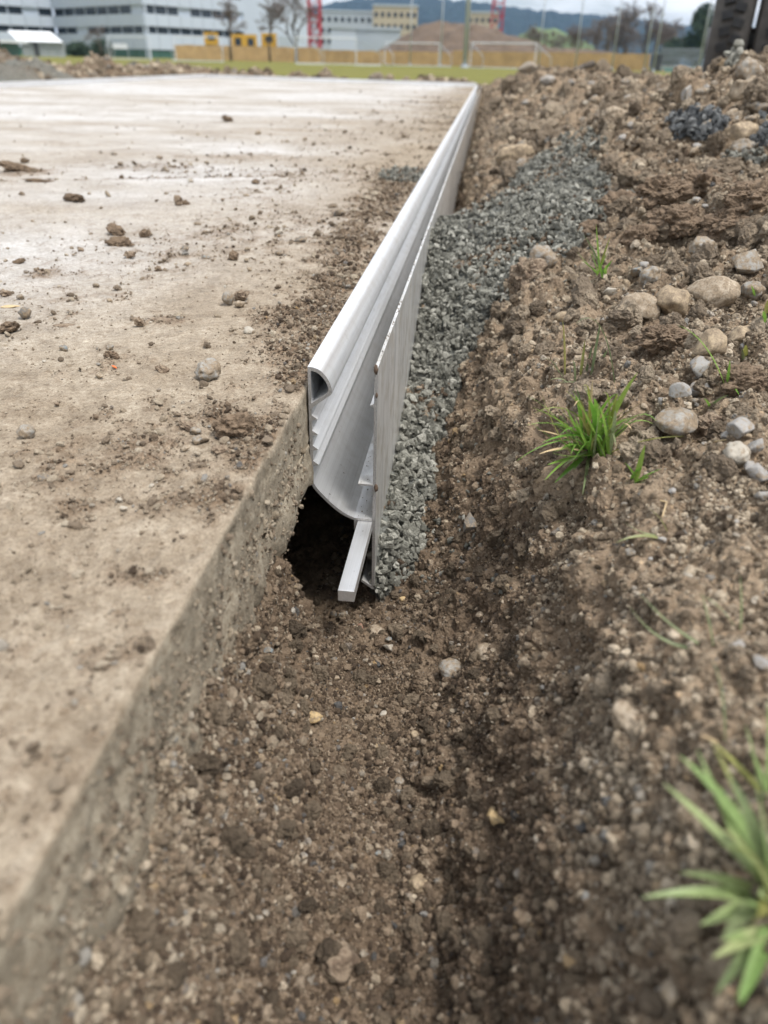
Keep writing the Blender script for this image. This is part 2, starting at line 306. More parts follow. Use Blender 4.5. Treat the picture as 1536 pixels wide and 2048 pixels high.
def ground(X, Y):
    X = np.atleast_1d(np.asarray(X, float)); Y = np.atleast_1d(np.asarray(Y, float))
    xc = np.clip(X, -.2999, 2.9999); yc = np.clip(Y, 0, 13.499)
    k = np.clip(np.searchsorted(YK, yc, 'right')-1, 0, len(YK)-2); ty = (yc-YK[k])/(YK[k+1]-YK[k]); ty = ty*ty*(3-2*ty)*0.6+ty*0.4
    j = np.clip(np.searchsorted(XG, xc, 'right')-1, 0, len(XG)-2); tx = (xc-XG[j])/(XG[j+1]-XG[j])
    z = (TAB[k, j]*(1-tx)+TAB[k, j+1]*tx)*(1-ty) + (TAB[k+1, j]*(1-tx)+TAB[k+1, j+1]*tx)*ty
    for bx, by, a, sx, sy in BUMPS: z = z + a*np.exp(-((X-bx)/sx)**2-((Y-by)/sy)**2)
    zg = np.interp(Y, GPL[:, 0], GPL[:, 1]) + np.interp(Y, [.6, .64, .67, .76, .95, 1.1], [-2.2, -1.7, -1.1, -.6, -.05, .28])*np.clip(X+.075, 0, .2); zg = np.where(X < -.076, -9, zg)
    g = zg > z; sp = in_poly(X, Y, SPILL)
    z2 = np.where(g, zg, z) + np.where(sp & ~g, 0.012, 0)
    return z2, (g | sp)
PFULL = None
def hit(px, py):                                     # where a line of sight meets the ground
    d = ray(px, py); d = d/np.linalg.norm(d); s = np.geomspace(0.12, 14, 2600)
    P = CAM+d*s[:, None]; z, _ = ground(P[:, 0], P[:, 1])
    if PFULL is not None:                            # follow the lumps of the finished sheet
        ri = np.clip(np.rint(np.log(np.hypot(P[:, 0], P[:, 1])/.13+1e-9)/math.log(15/.13)*(NR-1)), 0, NR-1).astype(int)
        ai = np.clip(np.rint((np.degrees(np.arctan2(P[:, 0], P[:, 1]))+46)/104*(NA-1)), 0, NA-1).astype(int)
        z = z+PFULL[ri*NA+ai]
    on_slab = P[:, 0] < -.1385; z = np.where(on_slab, 0.0, z)
    below = np.nonzero(P[:, 2] < z)[0]; i = below[0] if len(below) else len(s)-1
    p = P[i].copy(); p[2] = z[i]; return p
def gnormal(p, e=0.012):
    z = ground(np.array([p[0]+e, p[0]-e, p[0], p[0]]), np.array([p[1], p[1], p[1]+e, p[1]-e]))[0]
    n = np.array([-(z[0]-z[1])/(2*e), -(z[2]-z[3])/(2*e), 1.0]); return n/np.linalg.norm(n)

# polar sheet round the viewer's place: fine close by, coarser far off
NR, NA = 1080, 640
rr_ = np.geomspace(0.13, 15.0, NR); aa = np.radians(np.linspace(-46, 58, NA))
RR, AA = np.meshgrid(rr_, aa, indexing='ij'); X = (RR*np.sin(AA)).ravel(); Y = (RR*np.cos(AA)).ravel()
near = Y < 0.50
keep = (X > np.where(near, -.155, -.29)) & (X < 3.0) & (Y < 13.5) & (Y > -.05)
keep &= ~((Y > 2.5) & (X < -.12))
Z, G = ground(X, Y); zz = Z.reshape(NR, NA)
P = np.stack([X, Y, Z], 1)
Pg = P.reshape(NR, NA, 3); du = np.gradient(Pg, axis=1); dv = np.gradient(Pg, axis=0)
Nn = np.cross(du.reshape(-1, 3), dv.reshape(-1, 3)); Nn /= np.linalg.norm(Nn, axis=1)[:, None]+1e-12; Nn[Nn[:, 2] < 0] *= -1
Rf = RR.ravel(); ki = np.nonzero(keep)[0]; p = P[ki]; r = Rf[ki]; g = G[ki].astype(np.float32)
def fade(size): return np.clip((size*0.9/(0.0032*r)-0.8)/1.2, 0, 1)
# ragged lumps, bigger on the bank than on the trench floor
bank = np.clip((p[:, 2]+.16)/.12, 0, 1)
rough = 0.5+0.5*fbm(p*7.0, 40, 3)
D = 0.009*fbm(p*16, 1, 4)*(0.35+0.65*bank) + 0.003*fbm(p*55, 2, 3, 0.5)
D += np.where(r > 1.2, 0.03*fbm(p*3.2, 3, 5, 0.6)*np.clip((r-1.2)/1.5, 0, 1)*np.clip((p[:, 0]+.02)/.1, 0, 1), 0)
nearf = np.clip((r-.34)/.28, .15, 1)
wob = np.stack([vnoise(p*38, 5), vnoise(p*38+9, 6), vnoise(p*38+19, 7)], 1)*.35
D += 0.034*crumbs(p/0.060+wob*.6, 45, 0.5)*nearf*bank*(0.5+0.8*rough)*np.where(p[:, 0] > .03, 1, .4)
D += 0.024*crumbs(p/0.030+wob, 50, 0.6)*(.4+.6*nearf)*(.12+.88*bank)*(0.4+0.6*rough)
D += 0.009*crumbs(p/0.0155+vnoise(p*60, 6)[:, None]*0.12, 60, 0.65)*fade(.0155)*(0.6+0.4*bank)
D += 0.0045*crumbs(p/0.0075+vnoise(p*120, 7)[:, None]*0.15, 70, 0.8)*fade(.0075)
D += 0.0026*crumbs(p/0.0042, 80, 0.85)*fade(.0046)
D += 0.008*(np.abs(fbm(p*30, 85, 4, .55))-.4)
D -= 0.012*np.clip(vnoise(p*45, 88)-.35, 0, 1)*(.5+.5*bank)
smoothpatch = np.clip((vnoise(p*11, 90)-.45)*5, 0, 1)*np.clip((-.17-p[:, 2])/.03, 0, 1)      # trowelled wet patches on the trench floor
D = D*(1-0.85*smoothpatch)
D = np.where(g > 0, 0.25*D+.009*fbm(p*22, 92, 3), D)
far_fade = np.clip((13.4-p[:, 1])/1.5, 0, 1); D *= far_fade
P[ki] = p + Nn[ki]*D[:, None]
PFULL = np.zeros(len(P)); PFULL[ki] = np.clip(D, -.015, .035)*Nn[ki, 2]
DRY_LIT = np.clip((P[:, 2]+.13)/.08+.5*vnoise(P*9, 95), 0, 1)  # paler with height: dry bank tops, trench shade painted into the soil colour
FA = grid_faces(NR, NA); vv, ff, at_ = drop_unused(P, FA, keep, {'gravel': G.astype(np.float32), 'dry': DRY_LIT, 'nx': Nn[:, 0], 'ny': Nn[:, 1], 'nz': Nn[:, 2], 'r': Rf})
soil = link('soil', mesh_np('soil', vv, ff, False, {'gravel': at_['gravel'], 'dry': at_['dry']}), M['soil'], kind='structure')
SV, SF = vv, ff; SN = np.stack([at_['nx'], at_['ny'], at_['nz']], 1); SG = at_['gravel']; SR = at_['r']

# field around the works, with an opening where slab and bank lie
m, t, b = mat('sports turf'); v = ocoord(t)
c = ramp(t, [(0.3, (0.12, 0.125, 0.035)), (0.55, (0.165, 0.16, 0.045)), (0.75, (0.21, 0.195, 0.07))], noise(t, 0.35, 6, 0.65, v))
c = mixc(t, 0.5, c, ramp(t, [(0.3, (0.6, 0.62, 0.5)), (0.7, (1.25, 1.25, 1.2))], noise(t, 14, 4, 0.7, v)), 'MULTIPLY')
t.links.new(c, b.inputs['Base Color']); b.inputs['Roughness'].default_value = 0.95; b.inputs['Specular IOR Level'].default_value = 0.1; M['turf'] = m
FZ = -0.16
mb = MB(); xs = (-4000, -4.3, 2.95, 4000); ys = (-600, -0.6, 13.4, 5500)
for i in range(3):
    for j in range(3):
        if i == 1 and j == 1: continue
        mb.quad((xs[i], ys[j], FZ), (xs[i+1], ys[j], FZ), (xs[i+1], ys[j+1], FZ), (xs[i], ys[j+1], FZ))
mb.build('ground', M['turf'], kind='structure')
mb = MB().quad((-4.35, -.65, -.34), (3.0, -.65, -.34), (3.0, 13.5, -.34), (-4.35, 13.5, -.34)); mb.build('subsoil', M['soil'], kind='structure')

# ------------------------------------------------------------------ concrete slab: broken side face, rounded arris and dusty top in one skin
def yfar(x): return 10.55+(-.178-x)*0.345
EDGE = -.1385; F0 = 0.625
prof = [(EDGE-.002, -.098), (EDGE+.001, -.086), (EDGE+.001, -.072)] + [(EDGE, z) for z in np.linspace(-.064, -.005, 20)] + [(EDGE-.0002, -.0018), (EDGE-.001, -.0004), (EDGE-.003, 0)]
dd = np.exp(np.linspace(math.log(.15), math.log(3.86), 400))-.15
prof += [(EDGE-.003-x, 0.0) for x in dd[1:]]
prof = np.array(prof); NU = len(prof); NV = 560
tv = np.linspace(0, 1, NV); X = np.repeat(prof[:, 0][:, None], NV, 1); yf = yfar(X[:, :1])
Y = np.exp(math.log(.2)+tv[None, :]*(np.log(yf+.35)-math.log(.2)))-.35; Z = np.repeat(prof[:, 1][:, None], NV, 1)
P = np.stack([X.ravel(), Y.ravel(), Z.ravel()], 1); topm = (P[:, 2] > -.003) & (P[:, 0] < EDGE-.002); rad = np.hypot(P[:, 0], P[:, 1])
def blob(x0, y0, rx, ry): return np.exp(-((P[:, 0]-x0)/rx)**2-((P[:, 1]-y0)/ry)**2)
def slab_patch(px, py, w, hgt):
    a = atz(px-w, py); c_ = atz(px, py); e = atz(px, py-hgt); return c_[0], c_[1], abs(c_[0]-a[0])+1e-3, abs(e[1]-c_[1])+1e-3
PATCHES = [(625, 730, 95, 40, 1.0), (480, 850, 60, 30, .6), (610, 640, 90, 45, .9), (680, 560, 60, 40, .8), (330, 640, 50, 10, .8), (255, 1160, 50, 22, .5), (560, 900, 50, 40, .6), (160, 925, 110, 30, .45), (430, 985, 60, 22, .6), (120, 1225, 30, 18, .4), (150, 1000, 60, 20, .5), (230, 720, 60, 25, .35), (100, 545, 50, 12, .4), (60, 345, 60, 8, .8), (300, 335, 150, 10, .45), (760, 400, 50, 40, .6), (440, 470, 120, 40, .3), (810, 355, 60, 18, .8), (480, 315, 100, 8, .4), (700, 480, 60, 30, .7)]
dirt = np.zeros(len(P))
for px, py, w_, h_, a_ in PATCHES: dirt += a_*blob(*slab_patch(px, py, w_, h_))
ja, jb = atz(-200, 366)[:2], atz(720, 349)[:2]; jd = (jb-ja)/np.linalg.norm(jb-ja); jx = (P[:, 0]-ja[0])*jd[1]-(P[:, 1]-ja[1])*jd[0]
dirt += .55*np.exp(-(jx/.014)**2)*np.clip(.6+.8*fbm(P*3, 207, 3), 0, 1)     # dirt caught in a shallow joint
nz1 = fbm(P*60, 200, 5, 0.65); dirt += np.clip(.14+.3*fbm(P*6, 205, 3), 0, .5)*np.clip((P[:, 0]+.75)/.5, 0, 1)*topm
dirt = np.clip((dirt+0.35*nz1*(dirt > .05)-.18)*1.6, 0, 1)*topm
far_pale = np.clip((-P[:, 0]-.18+.2*fbm(P*1.3, 210, 4))*1.9, 0, 1)*np.clip((rad-.65)/.7, 0, 1)*np.clip(0.75+0.5*fbm(P*np.array([1.5, 3.0, 1]), 215, 4), .15, 1)*topm  # bluish-white tone growing leftward and with distance from the viewer
sidef = 1-np.clip((P[:, 2]+.006)/.006, 0, 1)
fd = np.clip(1.6-rad/2.2, 0.15, 1)
dz = topm*(0.0012*fbm(P*25, 220, 4)+fd*(0.0009*fbm(P*220, 230, 3)+0.0026*crumbs(P/.009, 240, .35)*0.8-.0014*np.clip(fbm(P*90, 235, 3)-.3, 0, 1)) + dirt*fd*(0.004*crumbs(P/.009, 250, .9)+.0012))
P[:, 2] += dz
pits = np.clip(fbm(P*70, 260, 4)-.55, 0, 1)
low = np.clip((-.05-P[:, 2])/.03, 0, 1)
P[:, 0] += sidef*(0.0012*fbm(P*40, 270, 4)-.006*pits - 0.006*low*np.clip(fbm(P*np.array([30, 30, 12]), 280, 4), -1, 1)+.008*low*crumbs(P/.014, 290, .8)+.0025*crumbs(P/.008, 295, .35))
P[:, 0] += (~topm)*0.0009*vnoise(P*np.array([0, 45, 0]), 300)
P[:, 2] += (sidef > .9)*np.where(P[:, 2] < -.055, .012*fbm(P*np.array([0, 22, 0]), 310, 3), 0)
behind = P[:, 1] > F0-.006; P[behind, 0] = np.minimum(P[behind, 0], -.1372)
slab = link('concrete_slab', mesh_np('concrete_slab', P, grid_faces(NU, NV)[:, ::-1], True, {'dirt': dirt, 'far_pale': far_pale, 'side': sidef}), M['slab'], kind='structure', label='wide dusty concrete slab with a broken front edge beside the trench')
SLABP, SLABD, SLABT = P, dirt, topm
mb = MB().box((-3.98, -.12, -.33), (-.30, 10.4, -.06)); mb.build('slab_bedding', M['soil'], kind='structure')

# ------------------------------------------------------------------ aluminium edging
F0 = 0.625
def arc_pts(pts, n=6):                               # Catmull-Rom through control points
    out = []; q = [pts[0]]+pts+[pts[-1]]
    for i in range(1, len(q)-2):
        for k in range(n):
            t_ = k/n; p0, p1, p2, p3 = map(np.array, q[i-1:i+3])
            out.append(tuple(0.5*((2*p1)+(-p0+p2)*t_+(2*p0-5*p1+4*p2-p3)*t_*t_+(-p0+3*p1-3*p2+p3)*t_**3)))
    return out+[tuple(pts[-1])]
mm = 0.001
def sweep_strip(outer, inner, y0, y1):
    """closed section between two open polylines of equal length"""
    mb = MB(); n = len(outer)
    for i in range(n-1):
        mb.prism([outer[i], outer[i+1], inner[i+1], inner[i]], y0, y1)
    return mb
def section_mesh(name, poly, y0, y1, hole=None, ny=1):
    bm = bmesh.new(); n = len(poly)
    rings = []
    for lp in ([poly] if hole is None else [poly, hole]):
        rings.append([[bm.verts.new((x*mm, y, z*mm)) for x, z in lp] for y in np.linspace(y0, y1, ny+1)])
    for rg in rings:
        for a, c in zip(rg[:-1], rg[1:]):
            for i in range(len(a)): bm.faces.new((a[i], a[(i+1) % len(a)], c[(i+1) % len(a)], c[i]))
    for end in (0, -1):
        es = []
        for rg in rings:
            v_ = rg[end]
            for i in range(len(v_)):
                e = bm.edges.get((v_[i], v_[(i+1) % len(v_)])); es.append(e)
        fs = bmesh.ops.triangle_fill(bm, use_beauty=True, use_dissolve=False, edges=es)
        for f in fs['geom']:
            if isinstance(f, bmesh.types.BMFace): f.material_index = 1
    bmesh.ops.recalc_face_normals(bm, faces=bm.faces)
    me = bpy.data.meshes.new(name); bm.to_mesh(me); bm.free(); return me
nose_out = [(-136, 19.5)] + arc_pts([(-136, 20.5), (-131, 20.3), (-124, 17.2), (-118, 10), (-115, 2), (-114.6, -2)], 5)
wall = nose_out + [(-116, -4), (-133.2, -17.5), (-133.4, -24.5), (-128.4, -28.0), (-133.2, -29.6), (-133.4, -39.5), (-128.2, -43), (-133.2, -44.6), (-133.4, -54.5), (-128.2, -58), (-133.2, -59.6), (-133.4, -70), (-128.2, -73.7), (-133.2, -75.3), (-133.6, -93)]
gut_in = arc_pts([(-133.6, -93), (-130, -99), (-123, -107), (-114, -116), (-104, -123.5), (-95, -127.8)], 5)
gut_out = arc_pts([(-95.2, -130.2), (-105.5, -125.8), (-115.6, -118.2), (-124.8, -109), (-132.2, -100.6), (-136.2, -94)], 5)
trough = wall + gut_in[1:] + [(-77.9, -127.8), (-77.9, -130.2), (-92.6, -130.2), (-92.6, -140.5), (-95.2, -140.5)] + gut_out
hole = [(-133.4, 16)] + arc_pts([(-132.5, 17.3), (-126.5, 15), (-121, 9), (-118, 1.5), (-119.5, -2.8)], 4) + [(-133.4, -13)]
plate_poly = [(-77.7, 22.5), (-74.8, 22.5), (-74.8, -211), (-77, -211), (-88.5, -202.5), (-87.2, -200.8), (-77.7, -207), (-77.7, -152), (-77.7, -95.4), (-77.7, -92.8), (-91.8, -92.8), (-91.8, -91.0), (-77.7, -91.0), (-77.7, -14), (-81.2, -12), (-77.7, -10.4)]
plate_poly[7:9] = [(-77.7, -131)]
def edging(name, length, y0, label, loc=(0, 0, 0), rz=0.0, ny=1):
    e = empty(name, loc, label, 'edging rail', 'aluminium edging rails round the slab', rz)
    a = link('trough', section_mesh('trough', trough, y0, y0+length, hole, ny), M['alu'], e); a.data.materials.append(M['alu_cut'])
    bpl = link('face_plate', section_mesh('face_plate', plate_poly, y0+.0015, y0+length, None, ny), M['alu_plate'], e); bpl.data.materials.append(M['alu_cut'])
    for q in (a, bpl):
        q.data.polygons.foreach_set('use_smooth', [True]*len(q.data.polygons))
        md = q.modifiers.new('edges', 'EDGE_SPLIT'); md.split_angle = math.radians(28)
    return e
rail = edging('edging_rail', 9.93, F0, 'long silver aluminium edging rail with cut end facing the trench', ny=40)
bar = bevel(MB().box((-.0918, .512, -.1418), (-.0779, .86, -.1308)).build('flat_bar', M['alu_bar'], label='short bright square aluminium bar sticking out under the cut rail end', cat='metal bar'), .0004)
# muck stuck on the cut plate edge
def lumpy(name, rx, ry, rz, seed, amp=.25, sub=2, freq=1.6, flat=False, hull=0):
    bm = bmesh.new()
    if hull:
        rg = random.Random(seed)
        for _ in range(hull):
            v_ = Vector((rg.gauss(0, 1), rg.gauss(0, 1), rg.gauss(0, 1))).normalized()*rg.uniform(.8, 1.0); bm.verts.new(v_)
        res = bmesh.ops.convex_hull(bm, input=bm.verts)
        bmesh.ops.delete(bm, geom=[q for q in bm.verts if not q.link_faces], context='VERTS')
        if sub > 0:
            bmesh.ops.bevel(bm, geom=list(bm.edges)+list(bm.verts), offset=.1, segments=2 if sub > 1 else 1, affect='EDGES', clamp_overlap=True, profile=.6)
    else: bmesh.ops.create_icosphere(bm, subdivisions=sub, radius=1.0)
    co = np.array([q.co[:] for q in bm.verts]); d = fbm(co*freq+seed*3.17, seed, 4, .55)*amp
    if not hull and amp < .4 and sub >= 3:            # worn flats
        rg = np.random.default_rng(seed)
        for _ in range(6):
            nv_ = rg.normal(0, 1, 3); nv_ /= np.linalg.norm(nv_); e_ = np.clip(co @ nv_-rg.uniform(.62, .9), 0, 1); co = co-nv_*(e_*.8)[:, None]
    if amp > .46 and sub > 3: d = d*.65+.13*crumbs(co*3.6+seed, seed, .75)+.06*crumbs(co*9+seed, seed+5, .85)
    if not hull: co = co*(1+d[:, None])
    elif sub > 1: co = co*(1+.04*d[:, None]/max(amp, .01))
    co = co*np.array([rx, ry, rz])
    for q, c_ in zip(bm.verts, co): q.co = c_
    me = bpy.data.meshes.new(name); bm.to_mesh(me); bm.free()
    me.polygons.foreach_set('use_smooth', [not flat]*len(me.polygons)); return me
for (x, z, s_) in ((-.0763, .0215, .0030), (-.0748, -.094, .0028), (-.0755, -.002, .0016)):
    o = link('mud_smear', lumpy('mud_smear', s_*.7, s_*.7, s_*1.5, int(z*1e4) % 50+1), M['rust'], rail); o.location = (x, F0+.001, z)
# the rails along the far end and the left side of the slab
cF = Vector((-.10, 10.60, 0)); cL = Vector((-3.98, 11.86, 0)); cN = Vector((-3.86, -.2, 0))
dv_ = (cL-cF); edging('edging_rail', dv_.length, 0, 'far aluminium edging rail across the back end of the slab', loc=cF+Vector((0, .05, .02)), rz=math.atan2(dv_.y, dv_.x)-math.pi/2)
dv_ = cN-cL; edging('edging_rail', dv_.length, 0, 'aluminium edging rail along the left side of the slab', loc=cL+Vector((-.02, .12, .022)), rz=math.atan2(dv_.y, dv_.x)-math.pi/2)

# ------------------------------------------------------------------ loose stuff: crumbs of soil, crushed stone, dirt on the slab
def src_collection(name, meshes, material):
    c = bpy.data.collections.new(name)
    for i, me in enumerate(meshes):
        if material is not None and not me.materials: me.materials.append(material)
        o = bpy.data.objects.new(name+'_source', me); c.objects.link(o)
    return c
def scatter(name, pts, scl, rot, col, nvar, label, kind='stuff'):
    me = bpy.data.meshes.new(name); n = len(pts); me.vertices.add(n); me.vertices.foreach_set('co', np.asarray(pts, np.float32).ravel())
    a = me.attributes.new('scl', 'FLOAT_VECTOR', 'POINT'); a.data.foreach_set('vector', np.asarray(scl, np.float32).ravel())
    a = me.attributes.new('rot', 'FLOAT_VECTOR', 'POINT'); a.data.foreach_set('vector', np.asarray(rot, np.float32).ravel())
    a = me.attributes.new('idx', 'INT', 'POINT'); a.data.foreach_set('value', RNG.integers(0, nvar, n).astype(np.int32))
    o = link(name, me, label=label, kind=kind)
    ng = bpy.data.node_groups.new(name, 'GeometryNodeTree')
    ng.interface.new_socket('Geometry', in_out='INPUT', socket_type='NodeSocketGeometry'); ng.interface.new_socket('Geometry', in_out='OUTPUT', socket_type='NodeSocketGeometry')
    gi = ng.nodes.new('NodeGroupInput'); go = ng.nodes.new('NodeGroupOutput'); ip = ng.nodes.new('GeometryNodeInstanceOnPoints'); ci = ng.nodes.new('GeometryNodeCollectionInfo')
    ci.inputs['Collection'].default_value = col; ci.inputs['Separate Children'].default_value = True; ci.inputs['Reset Children'].default_value = True
    def na(nm, dt):
        q = ng.nodes.new('GeometryNodeInputNamedAttribute'); q.data_type = dt; q.inputs['Name'].default_value = nm; return q.outputs['Attribute']
    lk = ng.links.new
    lk(gi.outputs[0], ip.inputs['Points']); lk(ci.outputs[0], ip.inputs['Instance']); ip.inputs['Pick Instance'].default_value = True
    lk(na('idx', 'INT'), ip.inputs['Instance Index']); lk(na('rot', 'FLOAT_VECTOR'), ip.inputs['Rotation']); lk(na('scl', 'FLOAT_VECTOR'), ip.inputs['Scale'])
    lk(ip.outputs[0], go.inputs[0])
    md = o.modifiers.new('scatter', 'NODES'); md.node_group = ng; return o
def rand_rot(n): return RNG.uniform(0, 2*math.pi, (n, 3))
def pareto(n, lo, hi, a):                            # many small, few large
    u = RNG.random(n); return (lo**-a - u*(lo**-a-hi**-a))**(-1/a)
crumb_src = src_collection('crumb', [lumpy('crumb', .5, .46, .4, 100+i, .45, 2, 1.9, True) for i in range(7)], M['crumb'])
grain_src = src_collection('grain', [lumpy('grain', .5, .45, .36, 120+i, .28, 2, 1.3, True) for i in range(5)], M['slabcrumb'])
chip_src = src_collection('chip', [lumpy('chip', .5, .40, .27, 140+i, 0, 1, 1, True, hull=13) for i in range(9)], M['chip'])
dchip_src = src_collection('damp_chip', [lumpy('damp_chip', .5, .40, .27, 160+i, 0, 1, 1, True, hull=13) for i in range(6)], M['darkchip'])
fc = SV[SF].mean(1); fn = SN[SF[:, 0]]; fg = SG[SF].mean(1); fr = SR[SF[:, 0]]
def pick(mask, n, jit=.5):
    idx = np.nonzero(mask)[0]; i = RNG.choice(idx, n); a = SV[SF[i, 0]]; b_ = SV[SF[i, 1]]-a; c_ = SV[SF[i, 3]]-a
    return a+b_*RNG.random((n, 1))+c_*RNG.random((n, 1)), fn[i], fr[i]
# soil crumbs everywhere but the gravel; thick close by, where single crumbs show
m_soil = (fg < .5) & (fc[:, 0] > -.145)
clump = vnoise(fc*24, 400)+.6*vnoise(fc*70, 401); sel = m_soil & (RNG.random(len(fc)) < np.clip(.62+.9*clump, .22, 1))
n = 400000; p_, n_, r_ = pick(sel, n); s_ = pareto(n, .0013, .0085, 2.3)*np.clip(r_/.62, .8, 5)**.8
asp = RNG.uniform(.75, 1.25, (n, 3)); wet = RNG.random(n) > np.clip((p_[:, 2]+.13)/.08+.35*vnoise(p_*9, 95), .06, .94)  # split by height: darker crumbs carry moisture and painted trench shade
dry_lit_src = src_collection('dry_lit_crumb', [q.data.copy() for q in crumb_src.objects], None)
for q in dry_lit_src.objects: q.data.materials.clear(); q.data.materials.append(M['drylitcrumb'])
for wm, src, lb, nm in ((wet, crumb_src, 'loose moist brown crumbs of soil in the trench, its shade painted into their colour', 'soil_crumbs'), (~wet, dry_lit_src, 'loose dry, light-painted crumbs of soil over the spoil bank', 'soil_crumbs')):
    scatter(nm, (p_+n_*(s_*.12)[:, None])[wm], (s_[:, None]*asp)[wm], rand_rot(int(wm.sum())), src, 7, lb)
clod_src = src_collection('loose_clod', [lumpy('loose_clod', .5, .44, .38, 180+i, .47, 4, 1.9, True) for i in range(8)], M['drylitclod'])
wet_shade_clod_src = src_collection('moist_shaded_clod', [q.data.copy() for q in clod_src.objects], None)
for q in wet_shade_clod_src.objects: q.data.materials.clear(); q.data.materials.append(M['moistshadeclod'])
n = 2600; p_, n_, r_ = pick(m_soil & (fc[:, 2] > -.10) & (fc[:, 0] > .03) & ((fr > .55) | (RNG.random(len(fc)) < .25)), n); s_ = pareto(n, .007, .034, 1.6)*np.clip(r_/.7, .55, 3)
scatter('soil_clods', p_+n_*(s_*.18)[:, None], s_[:, None]*RNG.uniform(.75, 1.2, (n, 3)), rand_rot(n), clod_src, 8, 'crumbly dry, light-painted clods broken over the spoil bank')
n = 700; p_, n_, r_ = pick(m_soil & (fc[:, 2] < -.08) & (fr < 1.3), n); s_ = pareto(n, .005, .019, 1.7)
scatter('soil_clods', p_+n_*(s_*.1)[:, None], s_[:, None]*RNG.uniform(.75, 1.2, (n, 3)), rand_rot(n), wet_shade_clod_src, 8, 'crumbly moist clods on the trench floor, painted darker for its shade')
# crushed stone beside the rail
m_gr = fg > .5
n = 12500; p_, n_, r_ = pick(m_gr & (fr < 2.6), n); s_ = pareto(n, .007, .019, 1.3)*np.clip(RNG.normal(1, .12, n), .7, 1.4)
# fewer where the sheet is seen fine and near
p_ += n_*RNG.uniform(-.003, .009, n)[:, None]
scatter('gravel', p_, s_[:, None]*RNG.uniform(.85, 1.15, (n, 3)), rand_rot(n), chip_src, 9, 'heap of grey green crushed stone poured against the rail plate')
def strew(name, px, py, rx, ry, n, smin, smax, src, nv, label, spread=1.0):
    pts = []
    for _ in range(n):
        a = random.uniform(0, 2*math.pi); q = math.sqrt(random.random())*spread
        p = hit(px+rx*q*math.cos(a), py+ry*q*math.sin(a)); pts.append(p)
    pts = np.array(pts); s_ = RNG.uniform(smin, smax, n); pts[:, 2] += s_*RNG.uniform(.0, 1.0, n)
    return scatter(name, pts, np.repeat(s_[:, None], 3, 1), rand_rot(n), src, nv, label)
strew('gravel', 1390, 262, 62, 24, 420, .014, .026, dchip_src, 6, 'dark damp crushed stone lying at the foot of the right hand pile')
strew('gravel', 1520, 285, 25, 20, 90, .014, .024, dchip_src, 6, 'small patch of dark crushed stone at the right picture edge')
strew('gravel', 1450, 125, 26, 16, 60, .02, .035, chip_src, 9, 'light grey crushed stone on the crest of the right hand pile')
strew('gravel', 805, 356, 48, 13, 300, .008, .015, chip_src, 9, 'little heap of crushed stone spilled on the slab beside the rail')
strew('gravel', 1160, 295, 50, 22, 160, .012, .02, chip_src, 9, 'pale crushed stone strewn high on the spoil bank behind the heap')
strew('gravel', 1490, 330, 45, 12, 60, .012, .022, chip_src, 9, 'scattered light crushed stone behind the dark soil ridge')
# stray chips that rolled off the heap, and concrete grit fallen along the slab face
st = [hit(random.gauss(900, 60), random.uniform(860, 1200)) for _ in range(90)]+[hit(random.gauss(1090, 70), random.gauss(460, 50)) for _ in range(120)]
st = np.array([q for q in st if q[0] > -.07]); s_ = RNG.uniform(.006, .012, len(st))
scatter('gravel', st, np.repeat(s_[:, None], 3, 1), rand_rot(len(st)), chip_src, 9, 'stray grey chips that rolled off the crushed stone heap')
n = 4500; p_, n_, r_ = pick((fc[:, 0] < -.085) & (fc[:, 1] < .6) & (fc[:, 2] < -.05) & (RNG.random(len(fc)) < np.clip((-.085-fc[:, 0])/.04, 0, 1)), n); s_ = pareto(n, .0014, .009, 2.0)
scatter('concrete_grit', p_+n_*(s_*.2)[:, None], s_[:, None]*RNG.uniform(.75, 1.2, (n, 3)), rand_rot(n), grain_src, 5, 'pale concrete grit fallen along the foot of the slab face')
sm_ = np.nonzero((SLABP[:, 2] < -.004) & (SLABP[:, 1] < .60))[0]; wz = np.clip(.12+(-SLABP[sm_, 2]/.07)**2, 0, 1); i_ = RNG.choice(sm_, 5000, p=wz/wz.sum()); ss = pareto(5000, .0013, .008, 2.0)
scatter('concrete_grit', SLABP[i_]+RNG.normal(0, .002, (5000, 3))*np.array([.3, 1, 1]), ss[:, None]*RNG.uniform(.7, 1.2, (5000, 3)), rand_rot(5000), grain_src, 5, 'crumbs of dirt and concrete caked on the slab side face')
# field of dirt crumbs on the slab
wt = (SLABT*(0.05+2.2*SLABD+.35*np.clip(fbm(SLABP*9, 410, 3), 0, 1)*np.clip((SLABP[:, 0]+1.6)/1.2, .1, 1))*np.clip(1.25-np.hypot(SLABP[:, 0], SLABP[:, 1])/9, .1, 1))
wt = wt = wt*np.clip(2.2-np.hypot(SLABP[:, 0], SLABP[:, 1]), .7, 2); wt = wt/wt.sum(); n = 42000; i = RNG.choice(len(SLABP), n, p=wt); p_ = SLABP[i].copy(); r_ = np.hypot(p_[:, 0], p_[:, 1])
p_[:, :2] += RNG.normal(0, .004, (n, 2))*np.clip(r_, .5, 6)[:, None]
okp = p_[:, 0] < EDGE-.002; p_ = p_[okp]; r_ = r_[okp]; n = len(p_)
s_ = pareto(n, .0011, .010, 2.5)*np.clip(r_/.7, .8, 6)**.6; p_[:, 2] += s_*.22
scatter('dirt_crumbs', p_, s_[:, None]*RNG.uniform(.75, 1.2, (n, 3))*np.array([1, 1, .75]), np.stack([RNG.normal(0, .4, n), RNG.normal(0, .4, n), RNG.uniform(0, 6.28, n)], 1), grain_src, 5, 'dry dirt crumbs strewn over the dusty concrete slab')

